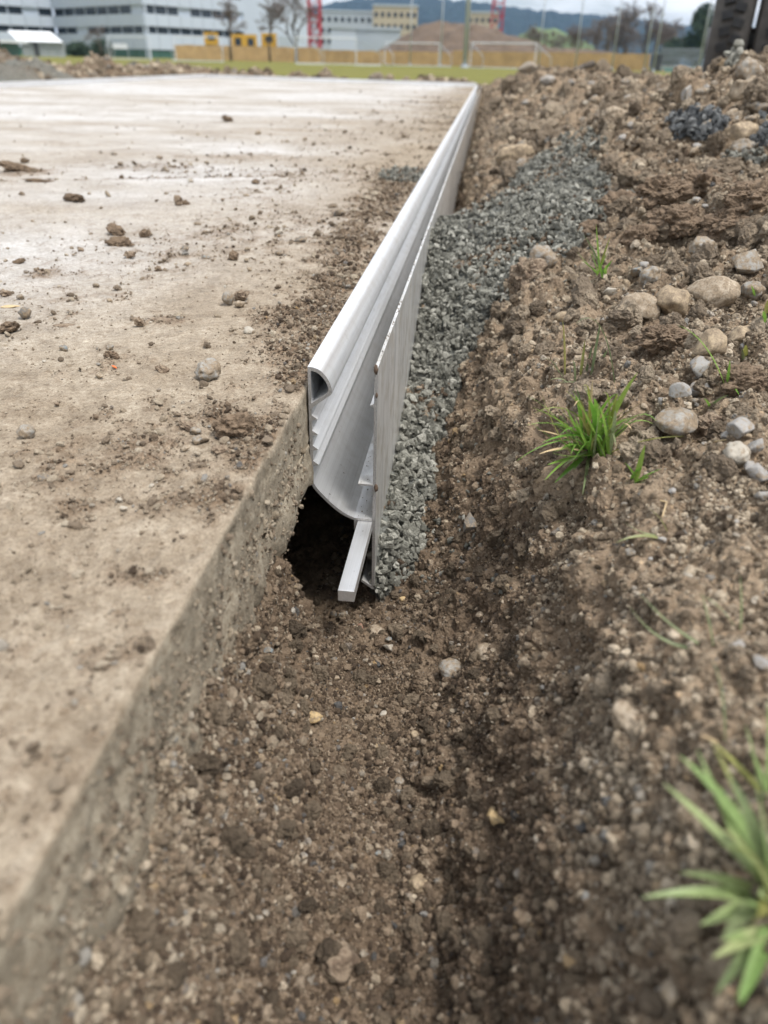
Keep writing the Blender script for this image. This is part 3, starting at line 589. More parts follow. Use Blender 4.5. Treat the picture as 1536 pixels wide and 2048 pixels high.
wd = SLABT*np.clip(SLABD-.5, 0, 1)*np.clip(1.3-np.hypot(SLABP[:, 0], SLABP[:, 1])/4, 0, 1); wd /= wd.sum(); n = 4200; i = RNG.choice(len(SLABP), n, p=wd); p_ = SLABP[i].copy(); r_ = np.hypot(p_[:, 0], p_[:, 1])
p_[:, :2] += RNG.normal(0, .003, (n, 2)); okp = p_[:, 0] < EDGE-.003; p_ = p_[okp]; r_ = r_[okp]; n = len(p_); s_ = pareto(n, .0014, .007, 2.1)*np.clip(r_/.7, .8, 4)**.5; p_[:, 2] += s_*.3
scatter('dirt_crumbs', p_, s_[:, None]*RNG.uniform(.75, 1.2, (n, 3)), rand_rot(n), crumb_src, 7, 'dark brown crumbs heaped in dirt patches along the slab edge')

# soil that slid over the crushed stone, and specks lying on the rail
n = 4200; p_, n_, r_ = pick((fg > .5) & (vnoise(fc*14, 430)+.5*vnoise(fc*40, 431)+np.clip((fc[:, 0]-.02)*1.2, -.1, .35) > .40), n); s_ = pareto(n, .002, .010, 1.8)
scatter('soil_crumbs', p_+n_*(.003+s_*.3)[:, None], s_[:, None]*RNG.uniform(.75, 1.2, (n, 3)), rand_rot(n), crumb_src, 7, 'brown soil crumbs slid over the crushed stone heap')
n = 620; y_ = F0+.004+np.abs(RNG.normal(0, .8, n)); k = RNG.integers(0, 4, n)
x_ = np.choose(k, [RNG.uniform(-.0935, -.0785, n), RNG.uniform(-.0912, -.0785, n), RNG.uniform(-.134, -.122, n), RNG.uniform(-.0776, -.075, n)]); z_ = np.choose(k, [np.full(n, -.1276), np.full(n, -.0908), .0195-.012*((x_+.134)/.014)**2, np.full(n, .0226)])
s_ = pareto(n, .0006, .0028, 1.9); scatter('dirt_specks', np.stack([x_, y_, z_], 1), np.repeat(s_[:, None], 3, 1), rand_rot(n), crumb_src, 7, 'tiny specks of soil lying on the silver edging rail')

# ------------------------------------------------------------------ single stones and clods
def stone(kind, px, py, wpx, label, material, asp=(1, .85, .7), ang=False, sink=.25, group=None, cat=None, tilt=.3, amp=.16, loc=None):
    p = hit(px, py) if loc is None else np.array(loc, float)
    sink = sink+(.04 if p[0] > -.1385 else 0)
    s_ = wpx*np.linalg.norm(p-CAM)/FPX*.5*(1.02 if p[0] > -.1385 else .95); seed = int(px*3+py*7) % 997+1
    if kind == 'clod': me = lumpy(kind, s_*asp[0], s_*asp[1], s_*asp[2], seed, .47, (6 if wpx > 70 else 5 if wpx > 40 else 4) if wpx > 22 else 3, 2.2, True)
    elif ang: me = lumpy(kind, s_*asp[0], s_*asp[1], s_*asp[2], seed, .1, 2, 2.0, False, hull=14)
    else: me = lumpy(kind, s_*asp[0], s_*asp[1], s_*asp[2], seed, amp*1.2, 4 if wpx > 30 else 3, 1.3, False)
    o = link(kind, me, M[material], label=label, cat=cat or kind.replace('_', ' '), group=group)
    nn = gnormal(p) if p[0] > -.1385 else np.array([0, 0, 1.0])
    q = p+nn*s_*asp[2]*(1-2*sink); o.location = q
    rg = random.Random(seed); o.rotation_euler = (rg.uniform(-tilt, tilt), rg.uniform(-tilt, tilt), rg.uniform(-.7, .7)+AZ)
    return o
S = stone
# on the slab
S('pebble', 415, 756, 58, 'round dusty grey pebble, biggest on the slab, beside a reddish dirt patch', 'grey', (1, .9, .7), sink=.1)
S('clod', 470, 870, 78, 'big dark brown soil clod near the broken slab edge', 'clod', (1, .75, .62), sink=.1)
S('pebble', 457, 608, 30, 'upright grey pebble beside a brown clod in the middle of the slab', 'grey', (.9, .8, 1), sink=.05)
S('clod', 484, 600, 26, 'brown clod just behind the upright grey pebble on the slab', 'clodgrey', (1, .9, .8), sink=.1)
S('pebble', 481, 614, 21, 'small dirt-crusted pebble in front of the upright grey pebble', 'beige', sink=.1)
S('pebble', 499, 665, 27, 'pale bluish pebble half sunk in crumbs left of the rail', 'pale', (1, .8, .6), sink=.3)
S('clod', 278, 652, 20, 'small rounded brown clod alone beside the flat dirt cake', 'clodgrey', (1, .9, .9), sink=.05)
S('dirt_cake', 341, 642, 64, 'flat round cake of dried dirt lying on the slab', 'clodgrey', (1, .55, .09), sink=.2, tilt=.03)
S('dirt_cake', 126, 652, 40, 'thin flat flake of dried dirt left of the small rounded clod', 'clodgrey', (1, .55, .08), sink=.2, tilt=.03)
S('pebble', 52, 637, 25, 'dark grey pebble near the left picture edge behind a flat dark clod', 'dark', (1, .9, .85), sink=.05)
S('clod', 20, 663, 42, 'flat dark clod at the left picture edge in front of a dark pebble', 'clod', (1, .6, .45), sink=.1)
S('clod', 12, 592, 18, 'small brown clod at the left picture edge behind a pale wood chip', 'clodgrey', sink=.1)
S('pebble', 42, 599, 15, 'small grey pebble near the pale wood chip', 'grey', sink=.1)
S('pebble', 55, 876, 33, 'egg-shaped grey pebble in the left foreground of the slab', 'grey', (.9, 1, .85), sink=.1)
S('pebble', 392, 868, 25, 'upper of two grey stones touching left of the big dark clod', 'grey', sink=.1)
S('pebble', 395, 886, 23, 'lower of two grey stones touching left of the big dark clod', 'grey', (.9, 1, .8), sink=.1)
S('pebble', 372, 902, 26, 'pale angular stone in front of the two touching grey stones', 'beige', (1, .8, .55), True, sink=.1)
S('clod', 378, 858, 46, 'low tan clod behind the two touching grey stones', 'clodgrey', (1, .6, .35), sink=.2)
S('clod', 440, 905, 32, 'pale knobbly clod in front of the big dark clod', 'clodgrey', (1, .7, .5), sink=.15)
S('pebble', 88, 962, 23, 'dark grey pebble in the left foreground beside a crumb patch', 'dark', sink=.1)
S('pebble', 240, 1006, 20, 'upper of two small whitish chips in the slab foreground', 'pale', (1, .8, .6), True, sink=.1)
S('pebble', 248, 1020, 18, 'lower of two small whitish chips in the slab foreground', 'pale', (1, .8, .6), True, sink=.1)
S('pebble', 304, 975, 12, 'tiny white grain left of another tiny white grain on the slab', 'pale', sink=.1)
S('pebble', 363, 979, 11, 'tiny white grain close to the broken slab edge', 'pale', sink=.1)
S('pebble', 128, 702, 19, 'blue grey pebble left of the orange fragment', 'blue', sink=.1)
S('pebble', 221, 699, 15, 'small grey pebble just behind a greenish clod near the orange fragment', 'grey', sink=.1)
S('clod', 224, 717, 30, 'dark greenish clod just behind the orange fragment', 'clod', (1, .6, .5), sink=.1)
S('pebble', 200, 756, 20, 'beige stone left of and in front of the orange fragment', 'beige', (1, .8, .6), True, sink=.1)
S('clod', 326, 745, 24, 'small reddish clod left of the biggest grey pebble', 'clodgrey', sink=.15)
S('orange_fragment', 229, 736, 15, 'tiny orange fragment on the pale slab', 'orange', (1, .6, .3), True, sink=.1)
S('wood_chip', 20, 615, 38, 'pale flat wood chip at the left picture edge of the slab', 'wood', (1, .35, .12), sink=.1, tilt=.05)
S('clod', 233, 470, 38, 'dark clod just behind a reddish clod on the pale part of the slab', 'clod', (1, .6, .5), sink=.1)
S('clod', 240, 492, 44, 'reddish brown clod with a pointed end on the pale part of the slab', 'clod', (1, .5, .35), sink=.1)
S('clod', 291, 474, 20, 'small dark clod right of the reddish pointed clod', 'clod', sink=.1)
S('clod', 261, 515, 19, 'small brown clod in front of the reddish pointed clod', 'clodgrey', sink=.1)
S('pebble', 372, 503, 19, 'dark grey stone right of the reddish pointed clod', 'dark', (1, .8, .7), True, sink=.1)
S('pebble', 412, 520, 18, 'smooth bluish pebble in the middle of the slab', 'blue', (1, .7, .55), sink=.1)
S('clod', 468, 521, 20, 'upright brown clod right of the smooth bluish pebble', 'clod', (.9, .8, 1), sink=.05)
S('clod', 317, 543, 14, 'lone small brown clod on bare pale slab', 'clodgrey', sink=.1)
S('pebble', 558, 512, 17, 'dark stone left of the slate-dark stone near the rail', 'dark', sink=.1)
S('pebble', 603, 485, 34, 'slate dark stone lump on dirt left of the rail', 'dark', (1, .6, .5), True, sink=.15)
S('clod', 150, 402, 46, 'low dark clod on the far left part of the slab', 'clod', (1, .5, .3), sink=.1)
S('clod', 45, 343, 75, 'long flat dark mud lump at the far left of the slab', 'clod', (1, .35, .16), sink=.15)
S('clod', 78, 364, 46, 'flat dark smear of mud in front of the long mud lump', 'clod', (1, .35, .12), sink=.15)
S('clod', 38, 527, 26, 'dark flat clod at the left of the slab behind bare concrete', 'clod', (1, .5, .3), sink=.1)
S('clod', 50, 326, 14, 'small clod behind the long flat mud lump', 'clod', sink=.1)
S('clod', 358, 412, 20, 'upright pale clod beside a small dark one, far on the slab', 'clodgrey', (.7, .7, 1), sink=.1)
S('clod', 372, 411, 13, 'small dark clod right of the upright pale clod', 'clod', sink=.1)
S('pebble', 680, 434, 38, 'dark lump of stone and dirt near the rail midway', 'dark', (1, .6, .5), True, sink=.1)
S('clod', 455, 243, 22, 'lone dark clod far back on the pale slab', 'clod', (1, .6, .5), sink=.1)
S('clod', 512, 368, 14, 'dark little clod standing on bare concrete far back', 'clod', sink=.1)
o = S('clod', 752, 163, 26, 'dark lump lying against the far edging rail', 'dark', (1, .7, .6), True, sink=.05, loc=tuple(atz(752, 166)))
# in the trench
S('pebble', 581, 1428, 26, 'slim grey pebble left of a yellowish pebble on the trench floor', 'grey', (.55, 1, .6), sink=.2)
S('pebble', 618, 1437, 40, 'smooth yellowish pebble on the trench floor left side', 'yellow', (1, .68, .6), sink=.15)
S('pebble', 998, 1640, 46, 'smooth tan egg-shaped pebble at the foot of the right bank', 'yellow', (.62, 1.05, .6), sink=.2)
S('pebble', 667, 1930, 72, 'roundish dirt-crusted stone at the bottom of the trench foreground', 'clodgrey', (1, .9, .75), sink=.3)
S('pebble', 779, 1297, 34, 'pale stone in the trench below the bar end', 'pale', (1, .8, .6), True, sink=.3)
S('pebble', 752, 1266, 34, 'dirty pale stone just behind another pale stone below the bar end', 'beige', (1, .9, .6), sink=.35)
S('pebble', 720, 1255, 28, 'dull red stone on the trench floor below the bar end', 'red', (1, .7, .6), True, sink=.35)
S('pebble', 450, 1535, 36, 'slate blue stone in the left trench bank', 'blue', (.6, 1, .6), True, sink=.3)
S('pebble', 690, 1236, 28, 'grey chip on the trench floor right under the bar end', 'grey', (1, .8, .7), True, sink=.2)
S('pebble', 668, 1234, 22, 'small dark grey chip left of another chip under the bar end', 'dark', (.7, .9, .8), True, sink=.2)
S('pebble', 768, 1429, 17, 'small pale pebble in the middle of the trench floor', 'pale', (1, .7, .6), sink=.2)
S('pebble', 832, 1473, 18, 'small tan pebble in the middle of the trench floor', 'tan', sink=.2)
S('pebble', 800, 1566, 20, 'small round grey pebble on the trench floor', 'grey', sink=.2)
S('pebble', 684, 1288, 36, 'flat grey green stone on the trench floor, left of pale stones', 'blue', (1, .5, .4), True, sink=.4)
S('pebble', 636, 1362, 26, 'bluish grey stone on the trench floor, upper left', 'blue', (.9, .8, .6), sink=.3)
S('pebble', 440, 1640, 30, 'grey stone in the left trench bank below the slate blue one', 'grey', (1, .8, .6), True, sink=.4)
S('pebble', 603, 1712, 26, 'light grey stone in the trench foreground left of centre', 'grey', (1, .8, .6), True, sink=.3)
S('pebble', 620, 1815, 34, 'pale grey lump in the trench foreground', 'grey', (1, .8, .6), True, sink=.3)
S('pebble', 840, 1770, 44, 'brown stone half buried at the foot of the right bank foreground', 'tan', (.8, 1, .6), sink=.35)
S('pebble', 980, 1885, 36, 'reddish brick fragment in the right bank foreground', 'red', (.7, 1, .6), True, sink=.3)
S('pebble', 535, 1305, 30, 'dull green grey stone stuck in the left trench bank', 'blue', (.8, 1, .6), True, sink=.4)
S('pebble', 806, 1200, 15, 'small yellow pebble in front of the plate bottom corner', 'yellow', sink=.2)
# right bank face
S('stone', 945, 1050, 62, 'two-tone angular stone with dark underside stuck in the right bank', 'dark', (.75, 1, .8), True, sink=.35)
S('pebble', 916, 955, 19, 'small cream pebble beside the gravel on the right bank', 'pale', sink=.2)
S('stone', 905, 1340, 56, 'smooth grey stone half buried low in the right bank', 'grey', (.8, 1, .5), sink=.4)
S('stone', 975, 1310, 50, 'pale tan stone half buried in the right bank', 'beige', (.8, 1, .5), sink=.42)
S('pebble', 1265, 1112, 28, 'light grey pebble on the bank below the grass tuft', 'grey', (1, .8, .7), sink=.2)
S('pebble', 1203, 1055, 18, 'small tan pebble right below the grass tuft', 'tan', sink=.2)
S('stone', 1272, 1440, 82, 'smooth tan stone alone on the right bank foreground', 'beige', (1, .85, .6), sink=.25)
S('pebble', 1476, 1300, 42, 'pale grey stone left of another at the right picture edge', 'rubble', (1, .8, .7), True, sink=.25)
S('pebble', 1524, 1335, 42, 'pale grey stone at the right picture edge above curved blades', 'rubble', (1, .8, .7), True, sink=.25)
S('pebble', 1352, 1990, 46, 'blurred tan stone at the bottom right of the picture', 'beige', (.8, 1, .7), sink=.3)
# on top of the spoil bank
S('cobble', 1086, 528, 50, 'round grey cobble at the brow beside the gravel heap', 'grey', (1, .9, .95), sink=.25)
S('clod', 1060, 560, 66, 'brown clod below the round grey cobble at the brow', 'clodgrey', (.9, .9, 1), sink=.3)
S('cobble', 1280, 630, 84, 'broken tan cobble left of a dirt-caked one on the bank', 'beige', (1, .75, .62), sink=.22, amp=.1)
S('cobble', 1342, 620, 66, 'dirt-caked cobble between two bare cobbles on the bank', 'tan', (.9, .9, .8), sink=.25)
S('cobble', 1422, 604, 96, 'large smooth pale cobble on the bank, partly covered by soil', 'beige', (1, .75, .6), sink=.22, amp=.08)
S('cobble', 1306, 562, 40, 'small grey cobble behind the broken tan cobble', 'grey', (1, .9, .8), sink=.2)
S('pebble', 1270, 560, 34, 'greenish grey pebble left of the small grey cobble', 'blue', (1, .8, .7), True, sink=.25)
S('pebble', 1222, 640, 28, 'pale blue grey stone in front of the broken tan cobble', 'rubble', (1, .8, .7), True, sink=.2)
S('pebble', 1222, 590, 36, 'pale angular stone left of the broken tan cobble', 'pale', (1, .7, .6), True, sink=.25)
S('cobble', 1402, 516, 46, 'grey cobble with soil on top below the dark soil ridge', 'grey', (1, .85, .8), sink=.2)
S('rock', 1496, 540, 84, 'flat grey rock at the right edge of the bank', 'grey', (1, .7, .55), True, sink=.2)
S('stone', 1415, 720, 84, 'tan wedge-shaped rock behind pale grey rubble', 'tan', (.8, .8, 1), True, sink=.2)
S('cobble', 1490, 685, 60, 'yellowish cobble at the right edge below the flat rock', 'tan', (1, .8, .7), sink=.3)
S('cobble', 1500, 590, 44, 'grey pebble behind the yellowish cobble at the right edge', 'grey', (1, .8, .7), sink=.25)
S('cobble', 1352, 870, 84, 'flat oval grey pebble right of the grass tuft', 'grey', (1, .8, .52), sink=.2, amp=.07)
S('clod', 1418, 860, 46, 'sandy lump right of the flat oval grey pebble', 'clodgrey', (1, .9, .8), sink=.2)
S('cobble', 1472, 925, 56, 'smooth cream pebble below pale grey rubble', 'pale', (.9, .9, .8), sink=.2)
for k, (px, py, w_) in enumerate(((1400, 752, 60), (1360, 795, 46), (1395, 800, 44), (1330, 820, 40), (1410, 780, 34), (1290, 780, 34))):
    S('rubble', px, py, w_, ['topmost lump of pale grey rubble in front of the tan wedge rock', 'left lump of pale grey rubble in front of the tan wedge rock', 'lower lump of pale grey rubble in front of the tan wedge rock', 'lowest lump of pale grey rubble behind the oval grey pebble', 'right lump of pale grey rubble in front of the tan wedge rock', 'pale rubble lump right behind the grass tuft'][k], 'rubble', (1, .85, .8), True, sink=.15, group='pale rubble lumps on the bank')
for k, (px, py, w_) in enumerate(((1482, 870, 58), (1505, 905, 44), (1515, 960, 50), (1500, 950, 36), (1455, 885, 34), (1525, 1000, 34))):
    S('rubble', px, py, w_, ['large pale rubble lump behind the cream pebble', 'pale rubble lump right of the cream pebble', 'pale rubble lump at the right edge below the cream pebble', 'small pale rubble lump directly below the cream pebble', 'small pale rubble lump left of the large rubble lump', 'lowest pale rubble lump at the right edge'][k], 'rubble', (1, .85, .8), True, sink=.15, group='pale rubble lumps at the right edge')
for px, py, w_, lb in ((1245, 430, 90, 'leftmost big clod of the dark soil ridge beside the gravel'), (1320, 392, 84, 'tall clod on the crest of the dark soil ridge, below the root fibre'), (1410, 395, 100, 'broad clod on the crest of the dark soil ridge'), (1500, 410, 90, 'rightmost clod of the dark soil ridge at the picture edge'), (1350, 458, 80, 'clod in front of the dark soil ridge, middle'), (1455, 465, 84, 'clod in front of the dark soil ridge, right'), (1275, 482, 56, 'smaller clod in front of the dark soil ridge, left'), (1180, 470, 60, 'brown clod between the gravel and the thin upright tuft'), (1330, 690, 80, 'brown clod in front of the broken tan cobble'), (1480, 770, 80, 'brown clod right of the tan wedge rock')):
    S('clod', px, py, w_, lb, 'clod', (1, .8, .62), sink=.36)
S('stone', 1180, 745, 20, 'dark slate pebble behind the grass tuft', 'dark', sink=.2)
S('stone', 1130, 640, 40, 'brown pebble at the brow above the grass', 'tan', (1, .8, .6), sink=.3)
S('stone', 1030, 330, 70, 'long smooth brown stone beside the far gravel', 'tan', (1, .5, .5), sink=.25)
S('stone', 1232, 246, 46, 'rounded yellowish stone in the middle of the bank', 'beige', (1, .8, .7), sink=.2)
S('stone', 1487, 318, 44, 'grey green cobble behind the dark soil ridge at right', 'grey', (1, .8, .7), sink=.2)
S('stone', 1476, 283, 56, 'brown cobble between two patches of dark gravel', 'tan', (1, .8, .7), sink=.2)
# stones of the right-hand pile and the far bank
S('cobble', 1500, 158, 46, 'big round grey cobble high on the right hand pile', 'grey', (1, .8, .85), sink=.2)
S('cobble', 1384, 206, 44, 'pale pointed cobble on the left flank of the right hand pile', 'rubble', (.9, .8, 1), True, sink=.2)
S('cobble', 1486, 196, 42, 'rounded brown cobble in the middle of the right hand pile', 'beige', (1, .8, .85), sink=.2)
S('cobble', 1520, 222, 48, 'dark flat cobble at the right edge of the pile', 'dark', (1, .8, .45), sink=.2)
S('cobble', 1425, 140, 26, 'small round cobble at the left crest of the right hand pile', 'beige', sink=.15)
S('cobble', 1400, 232, 28, 'small brown cobble above the dark gravel patch', 'tan', sink=.2)
S('cobble', 1522, 173, 24, 'small pale cobble at the right edge of the pile', 'pale', sink=.2)
S('rock', 1060, 146, 66, 'flat grey rock lying on the crest of the far bank', 'grey', (1, .8, .4), True, sink=.2)
fill = []
for k in range(150):
    px, py = random.uniform(1010, 1530), random.uniform(165, 420)
    if py > 330 and px < 1210: continue
    fill.append((px, py))
for px, py in fill:
    S('cobble', px, py, random.choice((10, 11, 12, 14, 15, 17, 20, 24)), 'small weathered stone half buried in the back part of the spoil bank', random.choice(('grey', 'beige', 'tan', 'grey', 'rubble', 'beige')), (1, random.uniform(.7, .95), random.uniform(.55, .8)), random.random() < .3, sink=.3, group='small stones strewn over the back of the spoil bank')
for k in range(40):
    px, py = random.uniform(1120, 1530), random.uniform(480, 1150)
    if px < 1080+(py-480)*.22: continue
    S('pebble', px, py, random.uniform(9, 20), 'small stone lying in loose soil on the near spoil bank', random.choice(('grey', 'beige', 'tan', 'rubble', 'clodgrey')), (1, random.uniform(.7, .95), random.uniform(.55, .8)), random.random() < .3, sink=.25, group='small stones on the near spoil bank')
for k in range(60):
    px, py = random.uniform(430, 1080), random.uniform(1230, 2000)
    if px < 430+(2000-py)*.1: continue
    S('pebble', px, py, random.uniform(9, 20), 'small stone pressed into the trench floor', random.choice(('grey', 'beige', 'tan', 'dark', 'blue', 'grey')), (1, random.uniform(.6, .95), random.uniform(.5, .8)), random.random() < .4, sink=.3, group='small stones in the trench')
for k in range(70):
    px, py = random.uniform(0, 760), random.uniform(260, 1000)
    if px > 940-py*.5-40: continue
    S(*(('pebble', px, py, random.uniform(6, 13), 'tiny loose pebble among dirt crumbs on the slab', random.choice(('grey', 'beige', 'dark', 'clodgrey', 'pale'))) ), (1, random.uniform(.7, .95), random.uniform(.5, .8)), random.random() < .3, sink=.15, group='tiny pebbles on the slab')

# ------------------------------------------------------------------ grass tufts
def grass_material(name, a, b_):
    m, t, b = mat(name); oi = nd(t, 'ShaderNodeObjectInfo'); v = ocoord(t)
    c = ramp(t, [(0.0, a), (0.75, b_), (0.93, (0.3, 0.3, 0.08)), (1.0, (0.42, 0.36, 0.17))], oi.outputs['Random'])
    c = mixc(t, 0.5, c, ramp(t, [(0.3, (0.7, 0.7, 0.7)), (0.7, (1.3, 1.3, 1.3))], noise(t, 260, 3, 0.6, v)), 'MULTIPLY')
    t.links.new(c, b.inputs['Base Color']); b.inputs['Roughness'].default_value = 0.42; b.inputs['Specular IOR Level'].default_value = 0.5
    tr = nd(t, 'ShaderNodeBsdfTranslucent'); t.links.new(c, tr.inputs['Color']); ms = nd(t, 'ShaderNodeMixShader', Fac=0.35)
    t.links.new(b.outputs[0], ms.inputs[1]); t.links.new(tr.outputs[0], ms.inputs[2]); t.links.new(ms.outputs[0], t.nodes['Material Output'].inputs['Surface']); return m
M['grass'] = grass_material('green grass blade', (0.13, 0.30, 0.04), (0.28, 0.46, 0.09))
M['grass_pale'] = grass_material('pale near grass blade', (0.2, 0.33, 0.1), (0.42, 0.48, 0.24))
M['grass_dull'] = grass_material('dull grass blade', (0.12, 0.17, 0.07), (0.26, 0.3, 0.16))
def blade(parent, root, tip, width, sag, material, origin, name='grass_blade'):
    """folded tapering leaf from root to tip, bowed up (sag > 0 arches)"""
    root = Vector(root)-origin; tip = Vector(tip)-origin; n = 9; Lg = (tip-root).length
    d = (tip-root).normalized(); side = d.cross(Vector((0, 0, 1)))
    if side.length < .2: side = d.cross(Vector((0, 1, 0)))
    side = (side.normalized()+Vector((random.uniform(-.4, .4), random.uniform(-.4, .4), random.uniform(-.3, .3)))).normalized()
    upv = side.cross(d).normalized(); upv = upv if upv.z > 0 else -upv
    vs, fs = [], []
    for i in range(n):
        u = i/(n-1); w_ = width*.5*(.6+.5*min(1, u*4))*(1-u**2.6)+.00012; c_ = root.lerp(tip, u)+Vector((0, 0, 1))*sag*Lg*4*u*(1-u)
        vs += [c_-side*w_+upv*w_*.45, c_, c_+side*w_+upv*w_*.45]
        if i: fs += [(3*i-3, 3*i-2, 3*i+1, 3*i), (3*i-2, 3*i-1, 3*i+2, 3*i+1)]
    me = bpy.data.meshes.new(name); me.from_pydata([tuple(q) for q in vs], [], fs); me.polygons.foreach_set('use_smooth', [True]*len(fs)); me.update()
    return link(name, me, M[material], parent)
def on_ray(px, py, dist):
    d = ray(px, py); return CAM+d/np.linalg.norm(d)*dist
def tuft(rootpx, blades, label, material='grass', wid=.0043):
    """blades: (root dx, dy, tip px, tip py, width factor, arch, nearer)"""
    p = hit(*rootpx); e = empty('grass_tuft', Vector(p), label, 'grass tuft', 'grass tufts on the spoil bank')
    for dx, dy, tx, ty, wf, sag, nr in blades:
        r_ = hit(rootpx[0]+dx, rootpx[1]+dy); dist = np.linalg.norm(r_-CAM); r_ = r_-np.array([0, 0, .001])
        blade(e, r_, on_ray(tx, ty, dist*nr), wid*wf, sag, material if random.random() < .8 else random.choice(('grass_dull', 'grass_dull', 'wood')), Vector(p))
    return e
R_ = random.uniform
A = []
for tx, ty, wf in ((1065, 815, .8), (1075, 860, 1), (1078, 908, 1), (1100, 870, 1), (1095, 930, 1.2), (1110, 965, 1), (1120, 900, 1.3), (1135, 850, 1), (1130, 780, .9), (1150, 790, 1.1), (1155, 830, 1.3), (1185, 760, .8), (1175, 800, 1.2), (1275, 745, 1.3), (1240, 790, .9), (1292, 800, 1.2), (1262, 835, 1), (1090, 960, .9), (1165, 990, .7), (1235, 850, .9), (1100, 845, .7), (1148, 940, 1), (1085, 885, .9), (1200, 850, 1.1), (1125, 935, 1.2), (1215, 830, 1)):
    A.append((R_(-22, 26), R_(-16, 12), tx, ty, wf, R_(-.02, .1), R_(.88, .95)))
for _ in range(70):
    an = random.gauss(-1.8, .75); ln = R_(40, 185); bx = R_(-30, 34); A.append((bx, R_(-18, 14), 1185+bx*.6+math.cos(an)*ln, 905+math.sin(an)*ln*.85+R_(0, 30), R_(.3, .85), R_(-.12, .25), R_(.86, .97)))
tuft((1185, 915), A, 'big fresh green grass tuft at the brow of the bank')
tuft((1268, 965), [(R_(-8, 8), R_(-5, 8), tx, ty, R_(.8, 1.1), R_(0, .1), .97) for tx, ty in ((1290, 890), (1250, 925), (1282, 935), (1330, 955), (1322, 938), (1300, 985), (1258, 1020), (1275, 1030), (1292, 1010))], 'small green tuft right of and below the big tuft')
tuft((1200, 556), [(R_(-8, 12), R_(-6, 4), tx, ty, R_(.6, .9), R_(-.02, .06), .98) for tx, ty in ((1192, 448), (1168, 470), (1220, 475), (1215, 505), (1155, 505), (1162, 520), (1225, 520), (1196, 520), (1180, 500), (1212, 530))], 'thin upright tuft behind, near the gravel heap')
tuft((1160, 755), [(-30, 0, 1125, 640, .5, .1, .97), (-10, 12, 1145, 720, .6, .15, .97), (20, 10, 1200, 650, .6, .2, .96), (70, 20, 1150, 648, .5, .35, .95), (-40, -5, 1085, 718, .5, .2, .98), (-30, 8, 1095, 730, .5, .15, .98), (0, 0, 1170, 680, .7, .05, .97), (10, 4, 1185, 690, .6, .05, .97), (-20, 15, 1100, 760, .5, .15, .98), (40, -20, 1215, 700, .7, .05, .97), (20, 20, 1120, 765, .7, .05, .98)], 'wispy thin tuft behind the big green tuft', 'grass_dull', .0036)
tuft((1448, 772), [(0, 0, 1356, 650, .7, .12, .96), (4, 2, 1460, 720, .5, .05, .98), (10, 5, 1478, 790, .5, .05, .98)], 'single long arching blade with two short ones beside the tan wedge rock', 'grass')
tuft((1420, 822), [(0, 0, 1458, 790, .9, .05, .97), (-4, 2, 1408, 796, .8, .03, .98)], 'two short dark blades beside pale rubble', 'grass')
tuft((1488, 720), [(0, 0, 1492, 690, 1.0, .05, .97), (-3, 2, 1484, 698, .8, .03, .98)], 'tiny yellow green sprout behind the cream pebble', 'grass')
tuft((1508, 600), [(0, 0, 1502, 570, .8, .05, .97), (24, 30, 1536, 600, 1.2, .05, .97), (20, 45, 1526, 622, 1.0, .05, .97)], 'short blades at the right edge by the large pale cobble', 'grass')
tuft((1410, 1292), [(0, 0, 1258, 1212, .55, -.2, .97), (4, 2, 1278, 1185, .6, -.08, .97), (16, 0, 1402, 1185, .6, .03, .97), (60, -40, 1400, 1190, .5, .1, .97), (70, -30, 1480, 1150, .6, .05, .97)], 'few long curved blades lying over the right bank', 'grass_dull', .0034)
tuft((1325, 1080), [(0, 0, 1232, 1085, .6, .12, .97), (0, -10, 1250, 1045, .5, -.1, .97), (10, -14, 1300, 1020, .5, .1, .97)], 'thin curled blades on the bank between the tufts', 'grass_dull', .0034)
tuft((1450, 1495), [(0, 0, 1425, 1320, .75, .12, .95), (6, 4, 1400, 1470, .5, .05, .97)], 'pale dry bent blade at the right foreground', 'grass_dull', .0034)
tuft((1530, 1600), [(0, 0, 1536, 1400, 1.0, .05, .94), (-10, 0, 1490, 1450, .8, .05, .95), (6, 10, 1500, 1500, 1.0, .05, .95), (4, 0, 1420, 1480, .9, .03, .93), (10, -30, 1545, 1310, .9, .03, .93)], 'blurred green tuft at the right picture edge above the nearest tuft', 'grass_pale', .0036)
tuft((1545, 1790), [(R_(-10, 14), R_(-40, 60), R_(1340, 1530), R_(1480, 2030), R_(.6, 1.5), R_(-.03, .1), R_(.80, .92)) for _ in range(16)]+[(0, 0, 1325, 1565, 1.3, .02, .90), (-6, 6, 1395, 1500, .9, -.04, .93), (-4, 10, 1360, 1745, 1.2, .06, .92), (4, 20, 1285, 1795, .9, .10, .92), (0, 30, 1400, 1850, 1.4, .08, .90), (6, 0, 1450, 1640, 1.2, .04, .92), (0, 60, 1430, 1990, 1.0, .02, .92), (-10, 70, 1480, 2010, 1.2, .0, .92), (5, 30, 1560, 1600, 1.2, .05, .9), (0, 80, 1440, 1880, .9, .05, .93)], 'nearest grass tuft, large and blurred at the right picture edge', 'grass_pale', .0046)
# dry roots and straws
def straw(pxs, label, name='straw', lift=.004, rad=.0006, material='wood'):
    pts = [hit(*q)+np.array([0, 0, lift]) for q in pxs]; mb = MB()
    for a, c_ in zip(pts[:-1], pts[1:]): mb.tube(a, c_, rad, rad*.8, 5)
    mb.build(name, M[material], label=label, cat='straw', smooth=True)
straw([(1425, 895), (1460, 888), (1500, 872)], 'pale dry straw lying right of the flat oval pebble')
straw([(1310, 376), (1332, 373), (1350, 377)], 'short pale root fibre on the dark soil ridge', 'root_fibre', .012)
straw([(1290, 1015), (1330, 1018), (1322, 1045)], 'bent dry straw below the small green tuft')

